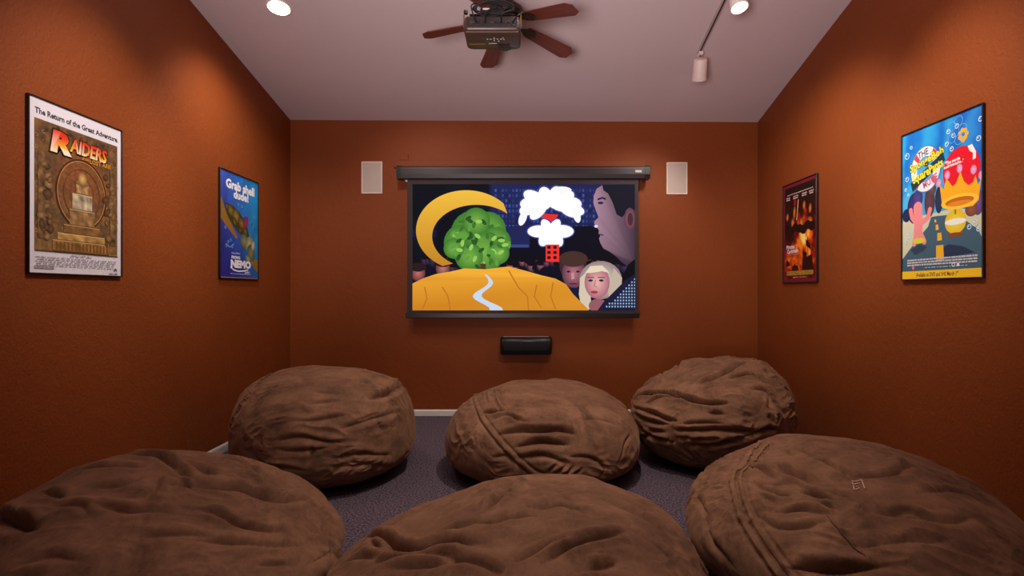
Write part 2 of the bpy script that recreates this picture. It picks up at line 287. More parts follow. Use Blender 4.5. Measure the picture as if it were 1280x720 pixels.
def back(px, py, y=YB):
    """metric x, z of a feature measured on a plane parallel to the back wall"""
    return (px-650)/680*y, 1.405+(365-py)/680*y
FOLDS={'A':[(16,16,[(0.366,-0.179,0.913),(0.488,-0.161,0.858),(0.615,-0.16,0.772),(0.744,-0.166,0.647)]),(26,18,[(0.586,-0.553,0.592),(0.708,-0.373,0.6),(0.794,0.184,0.58)]),(16,12,[(0.651,-0.118,0.75),(0.759,-0.192,0.623)]),(12,40,[(0.103,-0.642,0.76),(0.237,-0.63,0.739),(0.38,-0.597,0.706)]),(9,14,[(0.44,-0.821,0.364),(0.553,-0.738,0.386),(0.669,-0.627,0.399),(0.831,-0.406,0.38)]),(6,12,[(0.519,-0.747,0.415),(0.663,-0.61,0.435)]),(8,16,[(-0.02,-0.959,0.284),(0.164,-0.937,0.307),(0.336,-0.909,0.246),(0.457,-0.861,0.222)]),(6,12,[(0.022,-0.985,0.173),(0.22,-0.96,0.17),(0.341,-0.922,0.185)]),(6,12,[(0.241,-0.944,0.225),(0.239,-0.962,0.133),(0.201,-0.979,0.016)]),(7,14,[(0.406,-0.912,0.062),(0.613,-0.788,0.054),(0.797,-0.598,-0.083)]),(7,14,[(0.435,-0.894,-0.102),(0.637,-0.755,-0.157),(0.775,-0.451,-0.442)]),(12,22,[(0.684,-0.639,0.353),(0.737,-0.632,0.241)]),(7,14,[(0.153,-0.77,0.62),(0.272,-0.729,0.628),(0.389,-0.675,0.627)]),(7,16,[(0.358,-0.466,0.809),(0.497,-0.428,0.754),(0.598,-0.444,0.667)]),(8,12,[(0.8,-0.24,0.55),(0.897,-0.21,0.389),(0.933,-0.293,0.209)]),(6,14,[(0.093,-0.881,0.464),(0.308,-0.829,0.468),(0.45,-0.753,0.48)]),(6,12,[(-0.369,-0.904,-0.218),(-0.029,-0.999,-0.016),(0.178,-0.979,-0.103)])],'B':[(20,12,[(-0.525,-0.53,0.666),(-0.419,-0.595,0.686),(-0.336,-0.591,0.734)]),(22,15,[(-0.369,-0.806,0.462),(-0.21,-0.823,0.527),(-0.068,-0.849,0.524),(0.074,-0.837,0.541),(0.206,-0.85,0.485)]),(12,12,[(-0.447,-0.66,0.603),(-0.326,-0.656,0.68),(-0.237,-0.731,0.639),(-0.11,-0.788,0.606)]),(14,15,[(-0.241,-0.91,0.337),(-0.1,-0.913,0.396),(0.042,-0.921,0.387),(0.158,-0.92,0.358)]),(5,14,[(-0.163,-0.509,0.845),(0.002,-0.553,0.833),(0.151,-0.607,0.78),(0.343,-0.578,0.74)]),(8,12,[(0.065,-0.084,0.994),(0.209,-0.221,0.953)]),(9,14,[(-0.244,-0.949,0.202),(-0.045,-0.969,0.245),(0.156,-0.979,0.134)]),(7,12,[(0.186,-0.962,0.201),(0.373,-0.917,0.144),(0.482,-0.876,-0.028),(0.413,-0.865,-0.286)]),(9,8,[(0.054,-0.998,-0.018),(0.143,-0.986,0.086)]),(9,8,[(0.114,-0.991,-0.071),(0.201,-0.978,0.052)]),(9,8,[(0.171,-0.977,-0.13),(0.278,-0.961,0.014)]),(8,8,[(-0.004,-1.0,0.018),(0.069,-0.991,0.118)]),(7,10,[(0.643,-0.765,0.025),(0.706,-0.672,0.226),(0.784,-0.53,0.324)]),(8,9,[(-0.571,-0.09,0.816),(-0.518,-0.379,0.767)]),(7,9,[(-0.522,-0.09,0.848),(-0.456,-0.421,0.784)]),(7,14,[(-0.794,-0.434,-0.426),(-0.672,-0.524,-0.524)]),(6,12,[(-0.419,-0.892,0.169),(-0.33,-0.92,0.212),(-0.288,-0.946,0.148)]),(6,16,[(0.307,-0.734,0.606),(0.495,-0.638,0.589),(0.64,-0.592,0.489)])],'C':[(26,13,[(-0.931,-0.09,0.354),(-0.824,-0.198,0.531),(-0.657,-0.422,0.625),(-0.491,-0.634,0.597),(-0.339,-0.778,0.529),(-0.18,-0.83,0.528)]),(18,12,[(-0.955,-0.196,0.221),(-0.785,-0.547,0.291),(-0.681,-0.695,0.231),(-0.603,-0.767,0.218)]),(16,12,[(-0.935,-0.33,0.132),(-0.802,-0.587,0.113),(-0.67,-0.73,0.133)]),(28,16,[(-0.349,-0.451,0.822),(-0.219,-0.425,0.878),(-0.091,-0.371,0.924)]),(26,16,[(-0.297,-0.513,0.805),(-0.139,-0.477,0.868),(0.116,-0.357,0.927),(0.43,-0.075,0.9)]),(18,12,[(-0.025,-0.55,0.835),(0.208,-0.532,0.821),(0.371,-0.626,0.686)]),(12,14,[(-0.558,-0.811,0.176),(-0.422,-0.88,0.219),(-0.265,-0.939,0.22)]),(20,16,[(-0.589,-0.807,0.043),(-0.416,-0.904,0.097),(-0.248,-0.96,0.129),(-0.001,-0.996,0.086)]),(12,12,[(-0.587,-0.804,-0.094),(-0.405,-0.913,-0.056),(-0.31,-0.95,-0.027)]),(14,16,[(-0.528,-0.83,-0.179),(-0.335,-0.93,-0.153),(-0.127,-0.99,-0.057)]),(14,10,[(-0.813,-0.389,0.433),(-0.67,-0.487,0.56),(-0.522,-0.632,0.573)]),(12,10,[(-0.555,0.361,0.749),(-0.634,-0.13,0.762),(-0.699,-0.295,0.652)]),(12,12,[(-0.457,0.01,0.889),(-0.319,0.319,0.892),(-0.138,0.29,0.947)]),(10,12,[(-0.338,-0.86,0.383),(-0.229,-0.902,0.365)]),(12,12,[(0.283,-0.495,0.821),(0.322,-0.587,0.743)]),(9,14,[(0.092,-0.726,0.681),(0.314,-0.748,0.585),(0.293,-0.868,0.401)]),(12,14,[(-0.896,-0.431,-0.104),(-0.75,-0.633,-0.19),(-0.655,-0.729,-0.199)]),(12,14,[(-0.127,-0.992,-0.025),(0.102,-0.992,0.068),(0.381,-0.924,0.032)]),(10,12,[(-0.802,-0.591,-0.084),(-0.706,-0.706,-0.052)])],'D':[(24,16,[(-0.439,0.17,0.882),(-0.201,0.051,0.978),(-0.072,0.036,0.997),(0.039,-0.045,0.998)]),(14,14,[(-0.527,-0.241,0.815),(-0.438,-0.137,0.889),(-0.28,-0.135,0.951),(-0.097,-0.127,0.987)]),(16,14,[(-0.042,0.03,0.999),(0.127,-0.1,0.987),(0.224,-0.164,0.961)]),(16,14,[(0.101,0.015,0.995),(0.246,-0.042,0.968),(0.311,0.027,0.95)]),(16,14,[(0.159,0.298,0.941),(0.352,0.204,0.914),(0.47,0.157,0.869)]),(14,14,[(0.141,0.566,0.812),(0.421,0.423,0.802),(0.599,0.275,0.752)]),(20,20,[(0.194,-0.252,0.948),(0.311,-0.164,0.936),(0.449,-0.083,0.89),(0.607,-0.007,0.795),(0.746,0.185,0.64)]),(12,12,[(-0.288,-0.523,0.802),(-0.155,-0.521,0.839),(-0.071,-0.57,0.819)]),(14,14,[(-0.504,-0.344,0.792),(-0.3,-0.466,0.833)]),(12,14,[(-0.1,-0.51,0.854),(0.018,-0.516,0.857),(0.132,-0.504,0.853),(0.258,-0.44,0.86)]),(14,13,[(0.377,-0.338,0.863),(0.455,-0.322,0.83),(0.585,-0.312,0.749),(0.74,-0.216,0.636)]),(10,14,[(0.401,-0.541,0.739),(0.535,-0.465,0.705),(0.634,-0.41,0.655),(0.839,-0.242,0.487)]),(28,20,[(-0.771,-0.328,0.545),(-0.463,-0.572,0.677),(-0.311,-0.639,0.704)]),(7,12,[(0.725,-0.484,0.491),(0.824,-0.411,0.391)]),(10,16,[(-0.212,-0.383,0.899),(-0.074,-0.346,0.935),(0.003,-0.248,0.969)]),(12,14,[(0.132,-0.422,0.897),(0.11,-0.304,0.946),(0.073,-0.229,0.971)]),(10,10,[(0.174,-0.199,0.964),(0.278,-0.253,0.927)]),(8,14,[(0.264,-0.608,0.749),(0.367,-0.527,0.767),(0.485,-0.469,0.738)]),(10,12,[(0.739,0.173,0.651),(0.846,0.143,0.514),(0.902,-0.04,0.431)]),(8,14,[(-0.158,-0.822,0.547),(-0.043,-0.787,0.615),(0.077,-0.791,0.607)]),(7,14,[(0.913,-0.314,0.26),(0.964,-0.147,0.22)])],'E':[(22,14,[(-0.147,-0.022,0.989),(-0.079,0.123,0.989),(0.02,0.428,0.903)]),(10,12,[(-0.257,0.164,0.952),(-0.178,0.302,0.937)]),(20,14,[(0.118,-0.513,0.85),(0.217,-0.453,0.864),(0.345,-0.381,0.858),(0.493,-0.289,0.82)]),(12,12,[(-0.017,-0.486,0.874),(0.084,-0.437,0.896),(0.224,-0.412,0.883)]),(26,16,[(-0.816,0.183,0.548),(-0.664,0.0,0.748),(-0.526,-0.195,0.828),(-0.41,-0.26,0.874),(-0.301,-0.273,0.914),(-0.17,-0.315,0.934)]),(14,12,[(-0.59,-0.246,0.769),(-0.427,-0.294,0.855),(-0.289,-0.341,0.894),(-0.233,-0.403,0.885)]),(16,16,[(-0.283,-0.375,0.883),(-0.159,-0.442,0.883),(-0.049,-0.536,0.843)]),(16,12,[(-0.742,0.022,0.67),(-0.602,-0.16,0.782)]),(12,12,[(0.28,-0.569,0.773),(0.41,-0.505,0.76)]),(12,18,[(-0.41,-0.21,0.887),(-0.253,-0.166,0.953),(-0.101,-0.158,0.982),(0.098,-0.199,0.975)]),(10,12,[(-0.504,-0.338,0.794),(-0.368,-0.384,0.847),(-0.264,-0.422,0.867)]),(8,16,[(0.446,0.072,0.892),(0.594,-0.052,0.803),(0.706,-0.123,0.697)]),(8,14,[(-0.416,0.065,0.907),(-0.279,0.092,0.956)]),(9,14,[(0.007,-0.113,0.994),(0.207,-0.086,0.975),(0.361,-0.149,0.921)]),(8,14,[(0.619,-0.292,0.729),(0.708,-0.353,0.612),(0.734,-0.416,0.536)]),(10,14,[(-0.854,-0.082,0.513),(-0.727,-0.121,0.676),(-0.623,-0.198,0.757)])],'F':[(16,11,[(-0.592,0.099,0.8),(-0.525,-0.031,0.851),(-0.498,-0.148,0.854)]),(22,14,[(-0.446,-0.012,0.895),(-0.4,-0.172,0.9),(-0.35,-0.268,0.898)]),(24,15,[(-0.425,-0.306,0.852),(-0.391,-0.388,0.834),(-0.34,-0.441,0.83)]),(16,12,[(-0.403,-0.446,0.799),(-0.356,-0.492,0.794)]),(14,13,[(-0.214,0.009,0.977),(-0.162,-0.177,0.971),(-0.158,-0.303,0.94)]),(10,12,[(-0.688,-0.374,0.621),(-0.632,-0.497,0.595),(-0.529,-0.551,0.645),(-0.434,-0.562,0.704)]),(12,18,[(-0.171,-0.315,0.934),(0.095,-0.28,0.955),(0.328,-0.165,0.93)]),(10,14,[(-0.161,-0.593,0.789),(-0.075,-0.608,0.79),(-0.009,-0.652,0.758)]),(20,16,[(-0.647,-0.694,0.317),(-0.505,-0.769,0.393),(-0.335,-0.815,0.473)]),(12,12,[(-0.598,-0.425,0.68),(-0.49,-0.451,0.746),(-0.407,-0.512,0.756)]),(5,6,[(-0.405,-0.508,0.76),(-0.41,-0.628,0.661),(-0.384,-0.761,0.524)]),(8,16,[(-0.235,-0.527,0.817),(-0.132,-0.61,0.781),(0.081,-0.669,0.739),(0.276,-0.635,0.721)]),(7,14,[(-0.417,-0.698,0.581),(-0.249,-0.739,0.626),(-0.005,-0.764,0.645)]),(9,10,[(-0.318,0.252,0.914),(-0.311,0.076,0.947)]),(12,11,[(-0.245,0.206,0.947),(-0.199,0.005,0.98)]),(12,12,[(-0.605,-0.139,0.784),(-0.549,-0.314,0.775),(-0.483,-0.324,0.813)]),(9,12,[(-0.619,-0.271,0.737),(-0.585,-0.364,0.725)]),(8,12,[(-0.55,-0.207,0.809),(-0.444,-0.236,0.865),(-0.406,-0.309,0.86)]),(8,14,[(0.103,-0.471,0.876),(0.389,-0.423,0.819),(0.509,-0.488,0.709)]),(8,14,[(-0.91,-0.174,0.376),(-0.915,-0.345,0.209),(-0.874,-0.481,0.067)]),(7,12,[(-0.906,0.012,0.423),(-0.897,-0.192,0.398)]),(8,12,[(-0.324,-0.365,0.873),(-0.268,-0.407,0.873),(-0.246,-0.461,0.853)])]}
SEAMS={'A':[[(-0.567,-0.079,0.82),(-0.533,-0.513,0.673),(-0.615,-0.615,0.494),(-0.705,-0.651,0.282)]],'B':[[(-0.673,0.141,0.727),(-0.601,-0.402,0.691),(-0.527,-0.613,0.588),(-0.429,-0.78,0.455),(-0.313,-0.906,0.283),(-0.187,-0.977,0.099),(-0.059,-0.995,-0.08)],[(-0.459,-0.136,0.878),(-0.399,-0.47,0.788),(-0.35,-0.599,0.72)]],'C':[[(-0.485,-0.639,0.597),(-0.527,-0.701,0.481)],[(-0.575,-0.735,0.359),(-0.631,-0.758,0.168),(-0.64,-0.752,-0.154)],[(0.705,0.057,0.707),(0.841,-0.059,0.538),(0.93,-0.125,0.346),(0.969,-0.202,0.139)]],'D':[],'E':[],'F':[[(-0.335,0.557,0.76),(-0.583,0.134,0.801),(-0.687,0.01,0.727),(-0.733,-0.212,0.646),(-0.75,-0.418,0.512),(-0.735,-0.582,0.348),(-0.702,-0.692,0.17)],[(-0.344,0.39,0.854),(-0.541,0.09,0.836),(-0.647,-0.032,0.762),(-0.696,-0.241,0.676),(-0.711,-0.427,0.559),(-0.7,-0.591,0.401),(-0.668,-0.715,0.207)],[(-0.399,-0.509,0.763),(-0.41,-0.628,0.661),(-0.384,-0.761,0.524)]]}
LOGO=[[(-0.173,-0.329,0.928),(-0.173,-0.34,0.924),(-0.142,-0.342,0.929),(-0.133,-0.337,0.932)],[(-0.188,-0.353,0.917),(-0.187,-0.366,0.912),(-0.16,-0.369,0.915)],[(-0.193,-0.373,0.908),(-0.206,-0.404,0.891),(-0.18,-0.399,0.899)],[(-0.189,-0.383,0.904),(-0.178,-0.386,0.905)],[(-0.133,-0.344,0.93),(-0.161,-0.412,0.897)]]
SHAPE={'A':[-1.5653,4.3645,0.7494,0.0226,-0.008,-0.062,-0.0516,0.8027,-0.0209,-0.0932,0.1903,-0.0362,2.3844,0.269],'B':[0.183,4.3665,0.7783,-0.002,-0.0183,-0.024,0.0167,0.6798,0.0005,-0.0064,-0.0153,-0.0117,2.271,0.226],'C':[1.6834,4.7398,0.73,0.0007,-0.0001,-0.0477,0.1483,0.7878,0.2343,0.0197,-0.0195,0.0187,2.3212,0.3584],'D':[-1.6729,2.6007,0.7613,0.0303,-0.0473,0.0458,-0.0511,0.5957,-0.2833,-0.0033,-0.2292,-0.0575,2.0882,0.1894],'E':[-0.0063,2.195,0.7805,-0.0306,-0.0419,-0.0194,0.0472,0.5601,0.2923,0.014,-0.1197,0.0357,2.2212,0.2114],'F':[1.6653,2.7687,0.7951,-0.0235,-0.0358,-0.0041,0.0661,0.5789,0.0201,0.1375,-0.1585,0.0587,2.2077,0.2218]}
# ------------------------------------------------------------------ bean bags
def cubesphere(n):
    k = np.arange(n+1); a, b = np.meshgrid(k, k, indexing='ij'); a = a.ravel(); b = b.ravel()
    pts = []; quads = []; off = 0; m_ = (n+1)**2
    ii, jj = np.meshgrid(np.arange(n), np.arange(n), indexing='ij'); ii = ii.ravel(); jj = jj.ravel()
    q = np.stack([ii*(n+1)+jj, (ii+1)*(n+1)+jj, (ii+1)*(n+1)+jj+1, ii*(n+1)+jj+1], 1)
    for ax in range(3):
        for s in (0, n):
            p = np.zeros((m_, 3), int); p[:, ax] = s; p[:, (ax+1) % 3] = a; p[:, (ax+2) % 3] = b
            pts.append(p); quads.append((q if s else q[:, ::-1])+off); off += m_
    pts = np.concatenate(pts); quads = np.concatenate(quads)
    key = (pts[:, 0]*(n+1)+pts[:, 1])*(n+1)+pts[:, 2]
    u, idx, inv = np.unique(key, return_index=True, return_inverse=True)
    P = pts[idx]/n*2-1
    P = np.tan(P*np.pi/4*0.98)/np.tan(np.pi/4*.98)
    P /= np.linalg.norm(P, axis=1)[:, None]
    return P, inv.ravel()[quads]
def bag_base(D, q):
    """unit directions -> resting bag surface around its own axis, floor at z = 0"""
    R, a1, b1, a2, b2, H, tx, ty, qx, qy, pt, zm = q
    az = np.arctan2(D[:, 1], D[:, 0]); rho = np.hypot(D[:, 0], D[:, 1]); z = D[:, 2]
    p = np.where(z > 0, pt, 2.4)
    s = (rho**p+np.abs(z)**p)**(-1/p)
    rr = R*(1+a1*np.cos(az)+b1*np.sin(az)+a2*np.cos(2*az)+b2*np.sin(2*az))
    x = rho*s*rr*np.cos(az); y = rho*s*rr*np.sin(az); zz = z*s
    u = x/R; v = y/R
    top = (H-zm)*(1+tx*u+ty*v+qx*u*u+qy*v*v)
    Z = np.where(zz > 0, zm+zz*top, zm+zz*zm*1.12)
    kk = .03
    Z = np.where(Z < kk, kk*np.exp(np.clip((Z-kk)/kk, -8, 0)), Z)
    return np.stack([x, y, Z], 1)
def bag_frame(D, q):
    P = bag_base(D, q); e = 1e-3
    t = np.cross(D, [.3, .2, .9]); t /= np.linalg.norm(t, axis=1)[:, None]; b = np.cross(D, t)
    N = np.cross(bag_base(D+e*t, q)-P, bag_base(D+e*b, q)-P)
    N /= np.linalg.norm(N, axis=1)[:, None]+1e-12
    N *= np.sign((N*D).sum(1))[:, None]
    return P, N
def noise3(p, seed=0):
    """vectorised gradient noise, about -1..1"""
    r = np.random.RandomState(seed); perm = r.permutation(256); perm = np.concatenate([perm, perm, perm])
    G = r.normal(size=(256, 3)); G /= np.linalg.norm(G, axis=1)[:, None]
    i = np.floor(p).astype(int); f = p-i; i &= 255; u = f*f*f*(f*(f*6-15)+10); out = 0
    for dx in (0, 1):
        for dy in (0, 1):
            for dz in (0, 1):
                h = perm[perm[perm[(i[:, 0]+dx) & 255]+((i[:, 1]+dy) & 255)]+((i[:, 2]+dz) & 255)]
                g = G[h]
                d = g[:, 0]*(f[:, 0]-dx)+g[:, 1]*(f[:, 1]-dy)+g[:, 2]*(f[:, 2]-dz)
                out = out+d*(u[:, 0] if dx else 1-u[:, 0])*(u[:, 1] if dy else 1-u[:, 1])*(u[:, 2] if dz else 1-u[:, 2])
    return out*1.6
def smooth_line(pts, per=10):
    P = [np.array(p) for p in pts]; P = [2*P[0]-P[1]]+P+[2*P[-1]-P[-2]]; out = []
    for a, b, c, d in zip(P, P[1:], P[2:], P[3:]):
        for t in np.arange(per)/per:
            out.append(.5*(2*b+(c-a)*t+(2*a-5*b+4*c-d)*t*t+(3*b-a-3*c+d)*t**3))
    out.append(P[-2]); o = np.array(out); return o/np.linalg.norm(o, axis=1)[:, None]
WR = {  # direction along which each bag's cloth is drawn, wrinkle strength, seed
 'A': ((1, .1, .08), .75, 3), 'B': ((1, -.35, -.25), .9, 11), 'C': ((1, .1, .12), 1.6, 23),
 'D': ((1, .2, .0), 1.0, 31), 'E': ((1, .5, .1), .85, 47), 'F': ((1, -.4, -.15), 1.0, 59)}
def bag_surface(D, key):
    q = SHAPE[key][2:]; P, N = bag_frame(D, q); ax, amp, seed = WR[key]
    a = np.array(ax, float); a /= np.linalg.norm(a)
    b = np.cross(a, [0, 0, 1]); b /= np.linalg.norm(b); c = np.cross(b, a)
    def stretched(p, fa, fb): return np.stack([p@a*fa, p@b*fb, p@c*fb], 1)
    warp = np.stack([noise3(P*2.3+s_, seed+s_) for s_ in (1, 2, 3)], 1)
    Q = P+warp*.09
    low = noise3(Q*2.1+5, seed+4)*.014
    n1 = 1-2*np.abs(noise3(stretched(Q, 1.5, 6.0), seed+5))             # long soft folds
    warp2 = np.stack([noise3(P*6+s_, seed+8+s_) for s_ in (1, 2, 3)], 1)
    Q2 = Q+warp2*.022
    n2 = 1-2*np.abs(noise3(stretched(Q2, 4.0, 14.0), seed+6))           # creases
    n3 = 1-2*np.abs(noise3(stretched(Q2, 11.0, 30.0), seed+7))          # small wrinkles
    n4 = noise3(Q2*24, seed+12)
    mask = np.clip(.5+noise3(P*2.6+9, seed+9)*1.1, 0, 1); mask2 = np.clip(.35+noise3(P*3.7+3, seed+10)*1.3, 0, 1)
    d = low+amp*(-.008*n1*(.35+mask)+.006+.013*np.maximum(n2, -.3)*mask2*1.3+.0045*n3*mask2*mask*1.6)+.0012*n4*mask2
    # individual folds, each a sunk line with a raised lip above it
    for (am, wi, line) in FOLDS[key]:
        L_ = smooth_line(line, 8); C, _ = bag_frame(L_, q)
        am = am/1000.*(2.9 if key == 'C' else 2.3); wi = wi/1000.*1.1
        lo = C.min(0)-wi*7; hi = C.max(0)+wi*7
        sel = np.nonzero(((P > lo) & (P < hi)).all(1))[0]
        if not len(sel): continue
        S = P[sel]+warp2[sel]*.010
        dist = np.full(len(sel), 9.); near = np.zeros(len(sel), int)
        for j in range(len(C)):
            dd = ((S-C[j])**2).sum(1); m_ = dd < dist; dist[m_] = dd[m_]; near[m_] = j
        tn = np.gradient(C, axis=0); tn /= np.linalg.norm(tn, axis=1)[:, None]+1e-9
        T_ = tn[near]; v = S-C[near]
        side = np.cross(N[sel], T_)
        sd = (v*side).sum(1); up = np.sign(side[:, 2]+side[:, 1]*.4+1e-6); sd = sd*up
        al = (v*T_).sum(1)
        tt = near/(len(C)-1.); fade = np.sin(np.pi*np.clip(tt*.92+.04, 0, 1))**.6
        end = np.exp(-(al/(wi*1.4))**2)
        pr = -1.15*np.exp(-np.abs(sd)/(.8*wi))+.62*np.exp(-((sd-1.9*wi)/(1.5*wi))**2)+.35*np.exp(-((sd+2.1*wi)/(1.5*wi))**2)
        d[sel] += am*pr*fade*end
    for si, line in enumerate(SEAMS[key]):          # the cloth sinks on both sides of every seam
        L_ = smooth_line(line, 8); C, _ = bag_frame(L_, q); sel = np.nonzero(((P > C.min(0)-.06) & (P < C.max(0)+.06)).all(1))[0]
        if not len(sel): continue
        dist = np.full(len(sel), 9.)
        for c_ in C: dist = np.minimum(dist, np.sqrt(((P[sel]-c_)**2).sum(1)))
        if (key, si) in (('F', 2), ('C', 0)): d[sel] -= .004*np.exp(-(dist/.007)**2); continue
        d[sel] += .006*np.exp(-(dist/.016)**2)-.010*np.exp(-((dist-.024)/.009)**2)
    # keep the underside quiet and on the floor
    d *= np.clip((P[:, 2]-.01)/.12, 0, 1)
    out = P+N*d[:, None]; out[:, 2] = np.maximum(out[:, 2], 0.0)
    return out, N
def bag_mesh(key, n):
    D, Qd = cubesphere(n); P, N = bag_surface(D, key)
    P[:, 2] -= P[:, 2].min()
    me = bpy.data.meshes.new('cover')
    me.vertices.add(len(P)); me.vertices.foreach_set('co', P.ravel())
    me.loops.add(Qd.size); me.loops.foreach_set('vertex_index', Qd.ravel().astype(np.int32))
    me.polygons.add(len(Qd)); me.polygons.foreach_set('loop_start', np.arange(0, Qd.size, 4, dtype=np.int32))
    me.polygons.foreach_set('use_smooth', np.ones(len(Qd), bool))
    me.update(calc_edges=True); me.validate()
    return me
def ribbon(key, line, half, lift):
    """flat seam tape with two raised edges that follows the folded cloth"""
    C = smooth_line(line, 14); tn = np.gradient(C, axis=0); side = np.cross(C, tn); side /= np.linalg.norm(side, axis=1)[:, None]
    R = SHAPE[key][2]
    offs = [(-1.0, -.2), (-.93, .8), (-.78, .55), (0, .7), (.78, .55), (.93, .8), (1.0, -.2)]
    rows = []
    for o_, l_ in offs:
        Dd = C+side*(o_*half/R); Dd /= np.linalg.norm(Dd, axis=1)[:, None]
        P, N = bag_surface(Dd, key); rows.append(P+N*(lift*l_+.001))
    V = []; m_ = len(C)
    for r in rows: V += [tuple(p) for p in r]
    Fc = [(i*m_+j, i*m_+j+1, (i+1)*m_+j+1, (i+1)*m_+j) for i in range(len(rows)-1) for j in range(m_-1)]
    return MB().add(V, Fc)
BAGS = [
 ('A', 170, 'smooth round brown bean bag in the far left corner, left of the screen', 7),
 ('B', 180, 'brown bean bag in the middle of the back row, below the black centre speaker', 9),
 ('C', 170, 'heavily creased brown bean bag in the far right corner with gathered left side', 7),
 ('D', 210, 'low wide brown bean bag in the front row against the left wall', 7),
 ('E', 210, 'brown bean bag nearest the camera in the middle of the front row', 7),
 ('F', 220, 'large brown bean bag in the front right with a stitched square logo on top', 9)]
for key, n, label, hw in BAGS:
    s = SHAPE[key]
    root = empty('bean_bag', (s[0], s[1], 0), label, 'bean bag', 'brown bean bags on the carpet')
    cov = link_mesh('cover', bag_mesh(key, n), M_SUEDE, root)
    for i, line in enumerate(SEAMS[key]):
        hf = hw/1000*(1.6 if key in 'BF' and i == 0 else .9)
        if key == 'F' and i == 2: hf = .003
        ribbon(key, line, hf, .0022).build('seam', M_SEAM, root, smooth=True, angle=80)
    if key == 'F':
        mb = MB()
        for st in LOGO:
            Dd = smooth_line(st, 4); P, N = bag_surface(Dd, key); mb.tube([tuple(p) for p in P+N*.002], .0022, 6)
        o = mb.build('embroidered_logo', M_THREAD, root, smooth=True); o['label'] = 'pale stitched square logo'
    if key == 'A':      # short pleats along the left seam
        L_ = smooth_line(SEAMS[key][0], 6); tn = np.gradient(L_, axis=0); sd = np.cross(L_, tn); sd /= np.linalg.norm(sd, axis=1)[:, None]
        for j in range(1, len(L_)-1, 2):
            Dd = np.array([L_[j]+sd[j]*t_ for t_ in (-.035, -.02, 0, .02, .035)]); Dd /= np.linalg.norm(Dd, axis=1)[:, None]
            P, N = bag_surface(Dd, key); MB().tube([tuple(p) for p in P+N*.001], [.001, .0035, .0045, .0035, .001], 6).build('pleat', M_SEAM, root, smooth=True)
# ------------------------------------------------------------------ ceiling fan
FANC = (-.116, 4.30); ZB = 3.435
fan = empty('ceiling_fan', (FANC[0], FANC[1], ZB), 'dark ceiling fan with five mahogany blades above the projector', 'ceiling fan')
zc = ceil_z(*FANC)-ZB
MB().lathe([(.02, .045), (.055, .05), (.075, .07), (.08, .095), (.115, .115), (.14, .14), (.148, .17), (.14, .20), (.11, .225), (.06, .24), (.03, .245)], 40).build('motor_housing', M_BRONZE, fan, smooth=True)
MB().tube([(0, 0, .235), (0, 0, zc-.01)], .016, 14).build('downrod', M_BRONZE, fan, smooth=True)
MB().lathe([(.03, zc-.055), (.055, zc-.05), (.075, zc-.02), (.078, zc+.01)], 32).build('canopy', M_BRONZE, fan, smooth=True)
bl_me = None; ir_me = None
for i in range(5):
    a = math.radians(34+72*i); pitch = math.radians(-8)
    rot = Matrix.Translation((0, 0, .12)) @ Matrix.Rotation(a, 4, 'Z') @ Matrix.Rotation(math.radians(10.2), 4, 'Y') @ Matrix.Rotation(pitch, 4, 'X')
    if bl_me is None:
        out = [(.20, -.045), (.225, -.058), (.615, -.078), (.662, -.045), (.662, .045), (.615, .078), (.225, .058), (.20, .045)]
        o = MB().prism(out, -.004, .004).build('blade', M_WOOD, fan); bl_me = o.data
        ir = MB().box((.10, -.016, -.012), (.19, .016, -.004), .003)
        ir.prism([(.17, -.018), (.20, -.04), (.27, -.044), (.30, 0), (.27, .044), (.20, .04), (.17, .018)], -.010, -.0045)
        for (x, y) in ((.21, .02), (.21, -.02), (.265, 0)): ir.lathe([(.006, -.014), (.006, -.010)], 10, Matrix.Translation((x, y, 0)))
        p = ir.build('blade_bracket', M_BRONZE, fan); ir_me = p.data
    else:
        o = link_mesh('blade', bl_me, None, fan); p = link_mesh('blade_bracket', ir_me, None, fan)
    o.matrix_local = rot; p.matrix_local = rot

# ------------------------------------------------------------------ projector on its pole
PX, PY, PZ = -.183, 3.70, 3.115
pr = empty('ceiling_projector', (PX, PY, PZ), 'dark brown projector hanging under a black ceiling pole, cables coiled on top', 'projector')
W2, D2, H2 = .187, .145, .095
def rrect(w_, d_, r, n_=6):
    o = []
    for cx, cy, a0 in ((w_-r, d_-r, 0), (-w_+r, d_-r, 90), (-w_+r, -d_+r, 180), (w_-r, -d_+r, 270)):
        for k_ in range(n_+1):
            an = math.radians(a0+90*k_/n_); o.append((cx+r*math.cos(an), cy+r*math.sin(an)))
    return o
mb = MB(); V = []; Fc = []; prof = [(-.012, 0), (-.004, .006), (0, .016), (.001, .05), (-.001, .085), (-.008, H2)]
for d_, z in prof: V += [(x, y, z) for x, y in rrect(W2+d_, D2+d_, .03)]
m_ = len(V)//len(prof)
for i in range(len(prof)-1):
    for k_ in range(m_): Fc.append((i*m_+k_, i*m_+(k_+1) % m_, (i+1)*m_+(k_+1) % m_, (i+1)*m_+k_))
Fc += [tuple(range(m_))[::-1], tuple(range((len(prof)-1)*m_, len(prof)*m_))]
mb.add(V, Fc).build('body', M_PROJ, pr, smooth=True, angle=40)
MB().box((-.165, -D2-.004, .022), (.165, -D2+.004, .086), .003).build('port_panel', M_PROJ2, pr)
MB().box((-W2+.015, -D2+.012, -.003), (W2-.015, -D2+.03, .001), .001).build('rear_edge_strip', plain('brown_gloss_strip', (120, 92, 86), .25), pr)
for i, x in enumerate((-.13, -.09, -.045, .0, .03, .06, .10, .135)):
    h = .012 if i % 2 else .018
    MB().box((x-.012, -D2-.007, .05-h/2), (x+.012, -D2-.003, .05+h/2), .001).build('port', M_BLACK_METAL if i % 3 else M_PROJ, pr)
